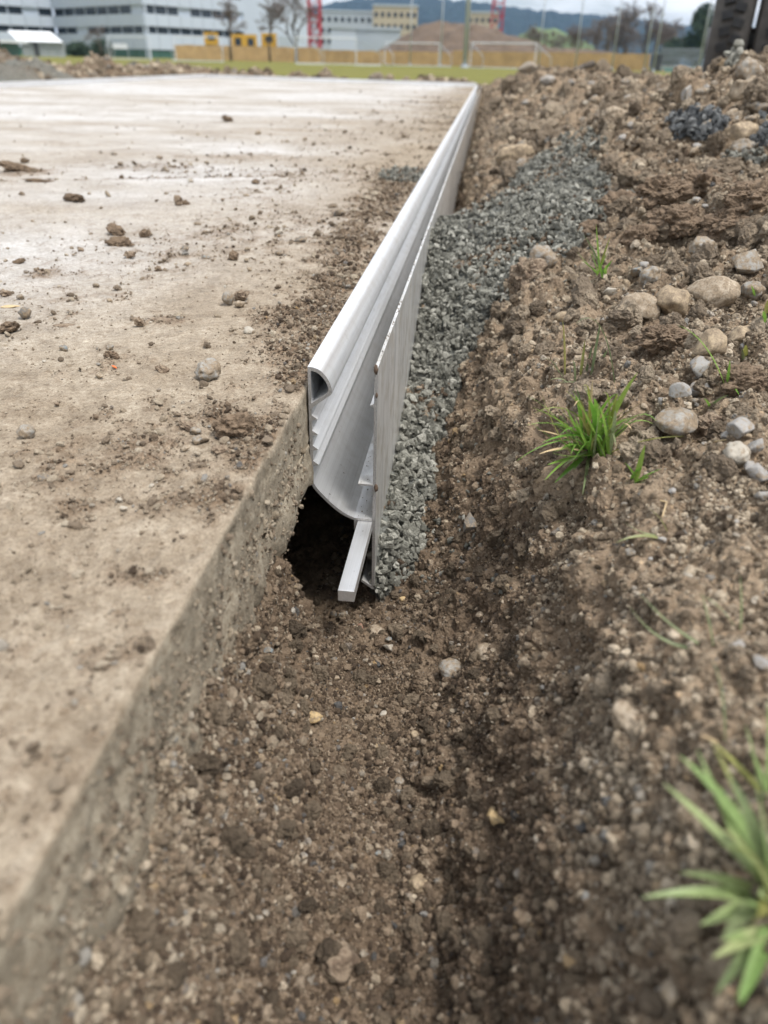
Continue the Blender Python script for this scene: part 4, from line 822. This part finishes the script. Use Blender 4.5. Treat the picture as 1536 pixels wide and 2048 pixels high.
# ------------------------------------------------------------------ far spoil heaps behind and left of the slab
def ridge_heap(name, A, B, wid, hgt, seed, label, grey=0.0, nu=260, nw=46):
    A = np.array(A, float); B = np.array(B, float); d = B-A; Ln = np.linalg.norm(d); d /= Ln; n_ = np.array([-d[1], d[0]])
    U, V = np.meshgrid(np.linspace(0, Ln, nu), np.linspace(-1, 1, nw), indexing='ij')
    pr = np.clip(1-np.abs(V)**1.7, 0, 1)*np.clip(np.minimum(U, Ln-U)/.4, 0, 1)
    x = A[0]+d[0]*U+n_[0]*V*wid; y = A[1]+d[1]*U+n_[1]*V*wid
    q = np.stack([x.ravel(), y.ravel(), np.zeros(x.size)], 1)
    hh = hgt*pr.ravel()*(.75+.45*fbm(q*1.1, seed, 3)); q[:, 2] = -.2+hh
    q[:, 2] += pr.ravel()*(.05*fbm(q*5, seed+3, 5, .6)+.07*crumbs(q/.16, seed+9, .7)+.035*crumbs(q/.07, seed+19, .8))
    gm = np.clip(grey+.9*fbm(q*.9, seed+30, 2), 0, 1)
    okq = np.nonzero((pr.ravel() > .08) & (gm < .6))[0]; i_ = RNG.choice(okq, 2600); ss = pareto(2600, .03, .13, 1.6); scatter('soil_crumbs', q[i_], ss[:, None]*RNG.uniform(.7, 1.2, (2600, 3)), rand_rot(2600), dry_lit_src, 7, 'loose clods covering '+label)
    okq = np.nonzero((pr.ravel() > .08) & (gm >= .5))[0]
    if len(okq): i_ = RNG.choice(okq, 2600); ss = RNG.uniform(.02, .035, 2600); scatter('gravel', q[i_], np.repeat(ss[:, None], 3, 1), rand_rot(2600), chip_src, 9, 'grey chips lying on '+label)
    return link(name, mesh_np(name, q, grid_faces(nu, nw), False, {'gravel': gm}), M['soil'], label=label, cat='soil heap')
ridge_heap('spoil_heap', (-8.6, 12.6), (-1.9, 12.7), .8, .40, 500, 'long low heap of brown spoil and grey gravel behind the far left of the slab', .25)
ridge_heap('spoil_heap', (-2.2, 12.5), (.6, 11.9), .55, .21, 520, 'low dark soil heap behind the far edging rail', .1)
ridge_heap('spoil_heap', (-5.4, 4.0), (-5.4, 12.6), .7, .30, 540, 'heap of brown spoil running along the left side of the slab', .05)
for k in range(14):
    px = random.uniform(5, 940); D_ = random.uniform(12.0, 12.6); p = atd(px, 140, D_)
    S('clod', px, 140, random.uniform(10, 19), 'rough clod on the far spoil heaps behind the slab', random.choice(('clod', 'clodgrey', 'grey', 'beige')), (1, .8, .7), sink=.2, loc=(p[0], p[1], random.uniform(-.04, .02)), group='clods on the far spoil heaps')
o = MB().tube(atd(1148, 143, 4.2), atd(1166, 133, 4.35), .010, .013, 6).tube(atd(1166, 133, 4.35), atd(1186, 128, 4.5), .013, .016, 6)
o.build('dead_branch', M['bark'], label='short dark branch sticking out of the far bank crest', cat='branch', smooth=True)

# ------------------------------------------------------------------ parked truck: twin tyres seen behind the pile
m, t, b = mat('dusty tyre rubber'); v = ocoord(t)
c = ramp(t, [(0.3, (0.05, 0.047, 0.045)), (0.55, (0.095, 0.088, 0.082)), (0.75, (0.17, 0.155, 0.142))], noise(t, 7, 6, 0.7, v)); t.links.new(c, b.inputs['Base Color']); b.inputs['Roughness'].default_value = 0.8; M['tyre'] = m
M['tread'] = plain('tread rubber', (0.025, 0.026, 0.028), 0.75, var=.4, scale=20); M['steel'] = plain('grey steel', (0.35, 0.36, 0.37), 0.5, 0.3)
TD = 6.0; tc_ = atd(1512, 100, TD); tr_ = empty('parked_truck', (tc_[0], tc_[1], 0), 'parked truck behind the right hand pile, only its dusty twin tyres showing', 'truck', rz=-.26)
TR = .56; TZ = FZ+TR
def tyre_mesh(w_):
    pr = [(-.42, .62), (-.5, .70), (-.52, .80), (-.5, .90), (-.43, .965), (-.2, .985), (0, .99), (.2, .985), (.43, .965), (.5, .90), (.52, .80), (.5, .70), (.42, .62)]; n = 72; vs, fs = [], []
    for i in range(n):
        a = 2*math.pi*i/n
        for x, r in pr: vs.append((x*w_, math.sin(a)*r*TR, math.cos(a)*r*TR))
    k = len(pr)
    for i in range(n):
        for j in range(k-1): fs.append((i*k+j, i*k+j+1, ((i+1) % n)*k+j+1, ((i+1) % n)*k+j))
    me = bpy.data.meshes.new('tyre'); me.from_pydata(vs, [], fs); me.update(); me.polygons.foreach_set('use_smooth', [True]*len(fs)); return me
def lug_mesh(w_):
    mb = MB(); n = 46
    for i in range(n):
        for j, x in enumerate((-.155, .155)):
            a = 2*math.pi*(i+(.5 if j % 2 else 0))/n; mt = Matrix.Rotation(-a, 4, 'X') @ Matrix.Translation((0, 0, TR*.985)) @ Matrix.Rotation(.25*(1 if j < 1 else -1), 4, 'Z')
            mb.box((x*w_-.13*w_, -.021, -.012), (x*w_+.13*w_, .021, .026), mt)
    return mb.mesh('tread')
tm, lm = tyre_mesh(.215), lug_mesh(.215)
for x in (-.165, .08):
    ty = link('tyre', tm, M['tyre'], tr_); ty.location = (x, 0, TZ); lu = link('tread', lm, M['tread'], ty)
    rm = MB().tube((x-.07, 0, TZ), (x+.07, 0, TZ), TR*.63, TR*.63, 28).build('rim', M['steel'], tr_, smooth=False)
MB().tube((-.3, 0, TZ), (1.9, 0, TZ), .07, .07, 14).build('axle', M['steel'], tr_)
MB().box((.35, -.5, .75), (1.35, 4.8, .95)).build('chassis_beam', M['steel'], tr_)
MB().box((.34, .62, .05), (.40, .66, 1.1)).build('mud_flap_strut', M['steel'], tr_)
bevel(MB().box((-.1, -.9, 1.7), (2.05, 4.9, 2.7)).build('load_body', plain('truck body', (.45, .25, .05), .5), tr_), .03)

# ------------------------------------------------------------------ sports field and town beyond
def gp(px, D, z=FZ):
    p = atd(px, 120, D); return Vector((p[0], p[1], z))
def hz(px, py, D): return float(atd(px, py, D)[2])
M['white'] = plain('white painted metal', (.55, .58, .61), .5); M['pole'] = plain('galvanised pole', (.42, .46, .5), .45, .3); M['ply'] = plain('plywood', (.46, .31, .15), .8, var=.18, scale=.8)
M['glass'] = plain('window glass', (.025, .035, .045), .12, var=.3); M['facade'] = plain('pale facade panel', (.46, .52, .60), .55, var=.05); M['cream'] = plain('cream render', (.42, .37, .28), .85, var=.06, scale=.5)
M['greyblock'] = plain('light grey cladding', (.38, .43, .48), .6, var=.06, scale=.3); M['red'] = plain('red crane paint', (.36, .035, .05), .6); M['yellow_c'] = plain('yellow container paint', (.5, .29, .03), .6)
M['darkc'] = plain('dark grey paint', (.05, .055, .06), .6); M['teal'] = plain('blue green tarpaulin', (.22, .40, .40), .6); M['brownroof'] = plain('brown roof', (.12, .085, .075), .8); M['roofwhite'] = plain('bright sheet roof', (.72, .75, .78), .4); M['greywall'] = plain('grey shed wall', (.28, .31, .32), .7); M['greenglass'] = plain('green tinted glazing', (.05, .12, .10), .2)
def wallbox(A, B, z0, z1, th, out=0.0):
    """box along A-B standing th deep, its face 'out' in front of the line towards the viewer"""
    A = Vector((A[0], A[1], 0)); B = Vector((B[0], B[1], 0)); d = (B-A).normalized(); nrm = Vector((d.y, -d.x, 0))
    mb = MB(); f = nrm*out; bk = nrm*(out-th); pts = [A+f, B+f, B+bk, A+bk]
    b = len(mb.v); mb.v += [(q.x, q.y, z) for z in (z0, z1) for q in pts]
    mb.f += [(0, 1, 5, 4), (1, 2, 6, 5), (2, 3, 7, 6), (3, 0, 4, 7), (3, 2, 1, 0), (4, 5, 6, 7)]; return mb
def lerp(a, b, t_): return a+(b-a)*t_
def facade(root, A, B, n, rows, base):
    wallbox(A, B, FZ, base[-1], .4, -.25).build('wall', M['facade'], root)
    for k, (z0, z1, kind) in enumerate(rows):
        for i in range(n):
            a = lerp(A, B, (i+.015)/n); c_ = lerp(A, B, (i+.985)/n)
            if kind == 'p': wallbox(a, c_, z0, z1, .3, .15).build('facade_panel', M['facade'], root)
            elif kind == 'g': wallbox(a, c_, z0, z1, .15, -.05).build('window', M['greenglass'], root)
            elif random.random() < .9:
                a = lerp(A, B, (i+.05)/n); c_ = lerp(A, B, (i+.95)/n); wallbox(a, c_, z0, z1, .1, -.2).build('window', M['glass'], root)
of = empty('office_building', gp(298, 170), 'long white banded office building with ribbon windows at the left background', 'building'); of.location = (0, 0, 0)
rows = [(FZ, 1.2, 'g'), (1.2, 3.7, 'p'), (3.7, 4.85, 'w'), (4.85, 6.75, 'p'), (6.75, 8.1, 'w'), (8.1, 10.2, 'p'), (10.2, 11.6, 'w'), (11.6, 12.8, 'p')]
q0, q1, q2, q3 = gp(-60, 190), gp(122, 200), gp(298, 170), gp(492, 188)
facade(of, q0, q1, 6, rows, (12.6,)); facade(of, q1, q2, 8, rows, (12.6,)); facade(of, q2, q3, 9, rows, (12.6,))
qb = q3+Vector((6, 40, 0)); qa = q0+Vector((0, 40, 0)); mb = MB(); mb.v = [(q.x, q.y, 12.6) for q in (q0, q1, q2, q3, qb, qa)]; mb.f = [(0, 1, 2, 3, 4, 5)]; mb.build('roof', M['greyblock'], of)
wallbox(q3, qb, FZ, 12.6, .4, 0).build('side_wall', M['facade'], of)
# pavilion with bright roof
pv = empty('pavilion', (0, 0, 0), 'grey metal pavilion with bright white gable roof at the far left', 'building')
a, c_ = gp(48, 120), gp(134, 120); back = (c_-a).normalized(); back = Vector((-back.y, back.x, 0))*7
ze, zr = hz(90, 84, 120), hz(90, 62, 120)
for i in range(5): wallbox(lerp(a, c_, i/5+.004), lerp(a, c_, (i+1)/5-.004), FZ, ze, .15, 0).build('wall_panel', M['greywall'], pv)
wallbox(lerp(a, c_, .27), lerp(a, c_, .39), FZ, FZ+1.5, .1, .06).build('door', M['darkc'], pv)
mb = MB(); r0_, r1_ = a+back*.5+(c_-a)*-.28, c_+back*.5-(c_-a)*.28; ov = (c_-a)*.02
mb.quad((a.x-ov.x, a.y-.4, ze), (c_.x+ov.x, c_.y-.4, ze), (r1_.x, r1_.y, zr), (r0_.x, r0_.y, zr)); mb.quad((a.x+back.x, a.y+back.y, ze), (c_.x+back.x, c_.y+back.y, ze), (r1_.x, r1_.y, zr), (r0_.x, r0_.y, zr))
mb.build('roof', M['roofwhite'], pv)
wallbox(c_, c_+back, FZ, ze, .1, 0).build('side_wall', M['greywall'], pv)
po = empty('porch', (0, 0, 0), 'small lean-to with white roof left of the pavilion', 'building')
a2, c2 = gp(0, 116), gp(44, 116); wallbox(a2, c2, FZ, hz(20, 86, 116), .1, 0).build('glass_front', M['greenglass'], po); MB().box((a2.x-.2, a2.y-.6, hz(20, 86, 116)), (c2.x+.2, a2.y+3, hz(20, 80, 116))).build('roof', M['roofwhite'], po)
sg = empty('sign_board', (0, 0, 0), 'small white board on posts in front of the office building', 'sign'); a3, c3 = gp(229, 95), gp(258, 95)
wallbox(a3, c3, hz(240, 98, 95), hz(240, 87, 95), .08, 0).build('panel', M['white'], sg)
for q in (a3, c3): MB().tube((q.x, q.y+.1, FZ), (q.x, q.y+.1, hz(240, 98, 95)), .03).build('post', M['pole'], sg)
# goals
def goal(pl, pr, D, Dr, back, label):
    e = empty('football_goal', (0, 0, 0), label, 'goal', 'training goals on the field'); h_ = 2.0; r = .05
    A, B = gp(pl, D), gp(pr, Dr); bk = Vector((back[0], back[1], 0)); up = Vector((0, 0, h_))
    for q in (A, B):
        MB().tube(q, q+up, r).build('post', M['white'], e)
        MB().tube(q+up*.98, q+bk+Vector((0, 0, .9)), r*.6).build('stay', M['pole'], e)
        MB().tube(q+bk+Vector((0, 0, .9)), q+bk, r*.6).build('rear_post', M['pole'], e)
        MB().box((-r, 0, 0), (r, bk.length, .11), Matrix.Translation(q) @ Matrix.Rotation(math.atan2(bk.y, bk.x)-math.pi/2, 4, 'Z')).build('base_rail', M['white'], e)
    MB().tube(A+up, B+up, r).build('crossbar', M['white'], e); MB().tube(A+bk+Vector((0, 0, .06)), B+bk+Vector((0, 0, .06)), r*.7).build('rear_rail', M['white'], e)
goal(592, 712, 78, 78, (1.7, 4.0), 'white goal in the middle of the field, nearest the camera line')
goal(769, 878, 92, 90, (1.4, -4.5), 'white goal in front of the big soil mound')
goal(941, 1070, 84, 82, (1.2, -3.5), 'white goal right of the thick lamp pole')
goal(352, 446, 88, 86, (1.7, -5.5), 'white goal in front of the bare trees at left')
goal(222, 303, 98, 96, (1.6, -4.5), 'white goal in front of the office building')
# site hoarding of plywood sheets
ho = empty('site_hoarding', (0, 0, 0), 'long tan plywood site hoarding across the far side of the field', 'fence')
def hoard(p0, D0, p1, D1, h_, n):
    A, B = gp(p0, D0), gp(p1, D1)
    for i in range(n): wallbox(lerp(A, B, (i+.01)/n), lerp(A, B, (i+.99)/n), FZ, FZ+h_*random.uniform(.97, 1.03), .06, random.uniform(0, .03)).build('plywood_sheet', M['ply'], ho)
hoard(350, 128, 640, 122, 1.75, 14); hoard(641, 121, 905, 114, 1.5, 12); hoard(906, 113, 1300, 104, 1.65, 18)
# site containers
def container(p0, p1, y0, y1, D, material, label, windows=0):
    e = empty('site_container', (0, 0, 0), label, 'container'); A, B = gp(p0, D), gp(p1, D); z0, z1 = hz(p0, y1, D), hz(p0, y0, D)
    wallbox(A, B, z0, z1, 2.4, 0).build('shell', M[material], e)
    if z0 > FZ+.2: wallbox(lerp(A, B, .03), lerp(A, B, .97), FZ, z0, 2.2, -.1).build('base', M['darkc'], e)
    for i in range(windows): wallbox(lerp(A, B, (i+.25)/windows), lerp(A, B, (i+.75)/windows), lerp(z0, z1, .35), lerp(z0, z1, .8), .05, .03).build('window', M['glass'], e)
    for f_ in (.0, .95): wallbox(lerp(A, B, f_), lerp(A, B, f_+.05), z0, z1, .1, .06).build('corner_post', M[material], e)
container(412, 440, 64, 89, 138, 'yellow_c', 'yellow container on a dark base beside the office building', 1)
container(466, 516, 68, 104, 140, 'yellow_c', 'wide yellow container behind the bare trees', 2)
container(525, 555, 66, 94, 142, 'yellow_c', 'bright yellow container between two bare trees', 1)
container(558, 584, 72, 106, 139, 'greyblock', 'white container right of the yellow ones', 0)
# blocks of the town
def block(p0, p1, y0, D, material, label, floors, cols, depth_=14, roof=None, wfrac=.55):
    e = empty('town_building', (0, 0, 0), label, 'building'); A, B = gp(p0, D), gp(p1, D); z1 = hz((p0+p1)/2, y0, D)
    wallbox(A, B, FZ, z1, depth_, 0).build('wall', M[material], e); fh = 3.0
    for f_ in range(floors):
        zb = z1-.7-(f_+1)*fh+1.0
        if zb < 0: break
        for i in range(cols): wallbox(lerp(A, B, (i+.5-wfrac/2)/cols), lerp(A, B, (i+.5+wfrac/2)/cols), zb, zb+1.3, .08, .04).build('window', M['glass'], e)
    wallbox(lerp(A, B, -.01), lerp(A, B, 1.01), z1, z1+.5, depth_+.4, .2).build('roof', M[roof or 'greyblock'], e); return e
block(745, 832, 13, 270, 'cream', 'cream apartment block in front of the wooded hill', 4, 7)
block(640, 744, 24, 290, 'greyblock', 'pale grey apartment block left of the cream one', 4, 8)
block(662, 712, 57, 175, 'facade', 'low white hall behind the middle goal', 0, 1)
block(713, 800, 60, 182, 'greyblock', 'low grey hall half hidden by the big soil mound', 0, 1)
block(930, 990, 26, 310, 'cream', 'distant cream block behind the soil mound', 3, 5)
block(525, 645, 30, 230, 'facade', 'white building under a brown roof behind the bare trees', 3, 8, 14, 'brownroof')
# cranes
def crane(px, D, ybase, wid, label):
    e = empty('crane_mast', (0, 0, 0), label, 'crane', 'red crane masts'); q = gp(px, D); zb = hz(px, ybase, D); zt = 24; w_ = wid/2
    for sx in (-1, 1):
        for sy in (-1, 1): MB().box((q.x+sx*w_-.13, q.y+sy*w_-.13, zb), (q.x+sx*w_+.13, q.y+sy*w_+.13, zt)).build('chord', M['red'], e)
    n = int((zt-zb)/wid); mb = MB()
    for i in range(n):
        z0 = zb+i*wid; z1 = z0+wid
        for sy in (-1, 1):
            s1 = 1 if (i % 2) else -1
            mb.tube((q.x-s1*w_, q.y+sy*w_, z0), (q.x+s1*w_, q.y+sy*w_, z1), .09, .09, 4); mb.tube((q.x-w_, q.y+sy*w_, z1), (q.x+w_, q.y+sy*w_, z1), .09, .09, 4)
            mb.tube((q.x+sy*w_, q.y-s1*w_, z0), (q.x+sy*w_, q.y+s1*w_, z1), .09, .09, 4)
    mb.build('lattice', M['red'], e)
    MB().box((q.x-wid*.9, q.y-wid*.9, FZ), (q.x+wid*.9, q.y+wid*.9, zb)).build('base', M['greyblock'], e)
crane(631, 160, 96, 1.9, 'red lattice crane mast left of the pale hall'); crane(988, 160, 84, 1.9, 'red lattice crane mast behind the soil mound')
# soil mounds on the building site
def mound(pts, D, deep, seed, label):
    ps = np.array(pts, float); n = 160; px = np.linspace(ps[0, 0], ps[-1, 0], n); py = np.interp(px, ps[:, 0], ps[:, 1]); zt = np.array([hz(a, b_, D) for a, b_ in zip(px, py)])
    zt = np.convolve(np.pad(zt, 4, 'edge'), np.ones(9)/9, 'valid'); nv = 40; V = []
    for i in range(n):
        c_ = gp(px[i], D)
        for j in range(nv):
            t_ = j/(nv-1)*2-1; h_ = max(0, 1-abs(t_)**1.3); d = Vector((c_.x, c_.y, 0)).normalized()*deep*t_; V.append((c_.x+d.x, c_.y+d.y, FZ-.1+(zt[i]-FZ)*h_))
    V = np.array(V); V[:, 2] += .35*fbm(V*.35, seed, 5, .6)*np.clip((V[:, 2]-FZ)/1.5, 0, 1)
    link('soil_mound', mesh_np('soil_mound', V, grid_faces(n, nv), True), M['farsoil'], label=label, cat='soil mound')
M['farsoil'] = plain('site soil', (.105, .076, .054), .95, var=.35, scale=.5)
mound([(738, 112), (770, 90), (800, 72), (835, 52), (870, 44), (940, 46), (990, 58), (1040, 74), (1090, 92), (1120, 112)], 150, 16, 600, 'big brown soil mound behind the plywood hoarding')
mound([(1040, 112), (1085, 93), (1130, 92), (1180, 99), (1230, 106), (1275, 118)], 135, 12, 620, 'lower brown soil mound right of the big one')
# poles
def pole(px, D, r, top, label, lamp=False):
    e = empty('field_pole', gp(px, D), label, 'pole', 'tall poles round the field'); MB().tube((0, 0, 0), (0, 0, top), r, r*.7, 10).build('shaft', M['pole'], e, smooth=True)
    MB().tube((0, 0, 0), (0, 0, .25), r*1.7, r*1.5, 10).build('foot', M['pole'], e)
    if lamp: MB().box((-.18, -.12, 3.0), (.18, .12, 3.7)).build('switch_box', M['pole'], e); MB().box((-.8, -.1, top), (.8, .1, top+.3)).build('lamp_head', M['greywall'], e)
pole(930, 80, .22, 14, 'thick lamp pole between two white goals', True)
for px, D, lb in ((820, 105, 'thin net pole behind the goal at the soil mound'), (881, 88, 'thin net pole left of the thick lamp pole'), (1078, 96, 'thin net pole at the right post of the right goal'), (1152, 90, 'thin net pole left of the bare tree row'), (1226, 88, 'thin net pole in front of the middle of the bare tree row'), (1291, 86, 'thin net pole left of the dark cabin'), (1310, 84, 'thin net pole by the dark cabin'), (1400, 78, 'thin net pole in front of the dark conifer')): pole(px, D, .075, 9, lb)
# dark cabin, court fence and tarpaulin
cb = empty('dark_cabin', (0, 0, 0), 'dark narrow cabin at the right end of the plywood hoarding', 'cabin'); A, B = gp(1303, 100), gp(1324, 100)
wallbox(A, B, FZ, hz(1310, 108, 100), 1.6, 0).build('body', M['darkc'], cb); wallbox(lerp(A, B, -.05), lerp(A, B, 1.05), hz(1310, 108, 100), hz(1310, 106, 100), 1.8, .1).build('roof', M['greywall'], cb)
tp = empty('pool_cover', (0, 0, 0), 'low blue green covered basin behind the grass at right', 'basin'); A, B = gp(1326, 96), gp(1460, 92); wallbox(A, B, FZ, hz(1380, 136, 94), 3, 0).build('side', M['teal'], tp); wallbox(lerp(A, B, -.01), lerp(A, B, 1.01), hz(1380, 136, 94), hz(1380, 133.5, 94), 3.2, .1).build('rim', M['white'], tp)
cf = empty('court_fence', (0, 0, 0), 'grey mesh court fence with many upright bars behind the basin', 'fence'); A, B = gp(1322, 104), gp(1480, 100); zt = hz(1400, 97, 102)
for i in range(40): q = lerp(A, B, i/39); MB().box((q.x-.03, q.y-.03, FZ), (q.x+.03, q.y+.03, zt)).build('bar', M['pole'], cf)
for z in (FZ+.15, zt*.5, zt-.08): wallbox(A, B, z, z+.05, .04, .05).build('rail', M['pole'], cf)

# ------------------------------------------------------------------ trees
def bare_mesh(seed, h_, spread=1.0, levels=6):
    rg = random.Random(seed); tr = MB(); cr_ = MB()
    def grow(p, d, ln, r, lv):
        q = p+d*ln; (tr if lv >= levels-1 else cr_).tube(p, q, r, r*.72, 6 if lv >= levels-1 else 4 if lv > 2 else 3)
        if lv == 0: return
        for k in range(rg.choice((2, 3, 3)) if lv > 1 else 3):
            nd_ = (d+Vector((rg.gauss(0, .45), rg.gauss(0, .45), rg.gauss(.05, .3)))*spread).normalized(); st_ = p.lerp(q, rg.uniform(.55, 1.0))
            grow(st_, nd_, ln*rg.uniform(.6, .85), max(r*rg.uniform(.45, .68), .034), lv-1)
    grow(Vector((0, 0, 0)), Vector((rg.gauss(0, .05), rg.gauss(0, .05), 1)).normalized(), h_*.30, h_*.022, levels); return tr.mesh('trunk', True), cr_.mesh('crown', True)
BT = [bare_mesh(s_, 10, 1.0) for s_ in (31, 47, 59, 83)]
def bare_tree(px, D, h_, label, k, group):
    e = empty('bare_tree', gp(px, D), label, 'tree', group, random.uniform(0, 6)); e.scale = (h_/10,)*3
    link('trunk', BT[k % 4][0], M['bark'], e); link('crown', BT[k % 4][1], M['twig'], e)
for k, (px, D, h_, lb) in enumerate(((462, 112, 8.5, 'bare tree in front of the yellow containers, left of the pair'), (540, 115, 8, 'bare tree between the yellow containers'), (592, 120, 10, 'tall bare tree left of the red crane mast'), (3, 105, 9, 'bare tree at the left picture edge by the pavilion'), (205, 130, 5, 'small bare tree before the office building'))): bare_tree(px, D, h_, lb, k, 'bare trees before the buildings')
M['evergreen'] = plain('evergreen foliage', (.045, .075, .05), .9, var=.4, scale=1.2)
rt = [(1068, 12), (1088, 12), (1138, 12), (1183, 13), (1225, 14), (1268, 15), (1312, 14), (1360, 12), (1415, 11), (1075, 13), (1100, 12), (1125, 13), (1150, 13), (1172, 14), (1192, 17), (1214, 19), (1236, 21), (1258, 19), (1280, 20), (1302, 18), (1325, 17), (1350, 13), (1432, 12), (1110, 11), (1160, 12), (1205, 15), (1247, 15), (1290, 14), (1335, 13)]
for k, (px, h_) in enumerate(rt): bare_tree(px+random.uniform(-4, 4), 255+(k % 3)*18, h_*.92, 'bare brown tree in the row behind the soil mounds at right', k+1, 'bare tree row at right')
def leafy(name, px, D, rx, h_, material, label, seed, cone=0.0, n=5200, leaf=.35):
    rg = np.random.default_rng(seed); e = empty(name, gp(px, D), label, 'tree'); MB().tube((0, 0, 0), (0, 0, h_*.8), h_*.03, .04, 8).build('trunk', M['bark'], e)
    c_ = rg.normal(0, 1, (60, 3)); c_ /= np.linalg.norm(c_, axis=1)[:, None]; c_ *= rg.random((60, 1))**.4; c_[:, 2] = (c_[:, 2]+1)/2; tp_ = 1-cone*c_[:, 2]
    ctr = np.stack([c_[:, 0]*rx*tp_, c_[:, 1]*rx*tp_, h_*(.12+.86*c_[:, 2])], 1); k = rg.integers(0, 60, n); o_ = rg.normal(0, 1, (n, 3)); o_ /= np.linalg.norm(o_, axis=1)[:, None]; pc = ctr[k]+o_*rg.random((n, 1))**.5*rx*.34
    a_ = rg.normal(0, 1, (n, 3)); a_ /= np.linalg.norm(a_, axis=1)[:, None]; b_ = np.cross(a_, rg.normal(0, 1, (n, 3))); b_ /= np.linalg.norm(b_, axis=1)[:, None]
    V = np.concatenate([pc-a_*leaf, pc+b_*leaf*.5, pc+a_*leaf, pc-b_*leaf*.5]); i = np.arange(n); link('crown', mesh_np('crown', V, np.stack([i, i+n, i+2*n, i+3*n], 1)), M[material], e)
leafy('conifer', 1393, 190, 4.0, 11, 'evergreen', 'dark evergreen tree at right near the truck', 700, .6)
leafy('conifer', 1340, 235, 3.0, 6.5, 'evergreen', 'smaller dark evergreen left of the tall one', 701, .5, 3000)
for k, (px, h_) in enumerate(((210, 2.2), (160, 1.8))): leafy('shrub', px, 140, 1.6, h_, 'evergreen', ['rounded shrub before the office building, right', 'rounded shrub before the office building, left'][k], 710+k, 0, 1500, .2)
# ------------------------------------------------------------------ wooded hill
def hill(name, sil, D, seed, material, label, rough_=9, deep=900, nu=420, nv=60):
    ps = np.array(sil, float); px = np.linspace(ps[0, 0], ps[-1, 0], nu); zt = np.array([hz(a, np.interp(a, ps[:, 0], ps[:, 1]), D) for a in px]); V = []
    for i in range(nu):
        c_ = gp(px[i], D); d = Vector((c_.x, c_.y, 0)).normalized()
        for j in range(nv):
            t_ = j/(nv-1)*2-1; s_ = 1-abs(t_); h_ = s_*s_*(3-2*s_); V.append((c_.x+d.x*deep*t_, c_.y+d.y*deep*t_, FZ-.5+(zt[i]-FZ)*h_))
    V = np.array(V); V[:, 2] += (rough_*np.abs(fbm(V*np.array([.05, .05, 0]), seed, 3))-rough_*.4)*np.clip(V[:, 2]/25, 0, 1)
    return link(name, mesh_np(name, V, grid_faces(nu, nv), False), M[material], kind='structure', label=label)
M['forest'] = plain('forest canopy', (.02, .032, .03), .95, var=.45, scale=.03, spec=.1); M['meadow'] = plain('meadow slope', (.13, .18, .06), .95, var=.2, scale=.01, spec=.1)
hill('wooded_hill', [(-400, 95), (150, 75), (450, 50), (600, 22), (660, 9), (730, -1), (800, -4), (880, 0), (960, 8), (1040, 20), (1110, 26), (1180, 31), (1260, 38), (1350, 52), (1450, 62), (1600, 72), (1900, 95)], 2600, 800, 'forest', 'dark wooded hill along the horizon')
hill('meadow_hill', [(960, 122), (1010, 88), (1060, 54), (1100, 58), (1160, 84), (1230, 122)], 1500, 820, 'meadow', 'pale green meadow slope below the wooded hill', 5, 250, 120, 30)

# ------------------------------------------------------------------ air over the town
m = bpy.data.materials.new('haze'); m.use_nodes = True; t = m.node_tree; t.nodes.remove(t.nodes['Principled BSDF'])
pvm = t.nodes.new('ShaderNodeVolumePrincipled'); pvm.inputs['Density'].default_value = 0.00011; pvm.inputs['Color'].default_value = (.38, .62, 1.0, 1); pvm.inputs['Anisotropy'].default_value = 0.0
t.links.new(pvm.outputs[0], t.nodes['Material Output'].inputs['Volume'])
MB().box((-4010, -610, -1.5), (4010, 5510, 175)).build('haze', m, kind='stuff', label='thin bluish haze in the air')
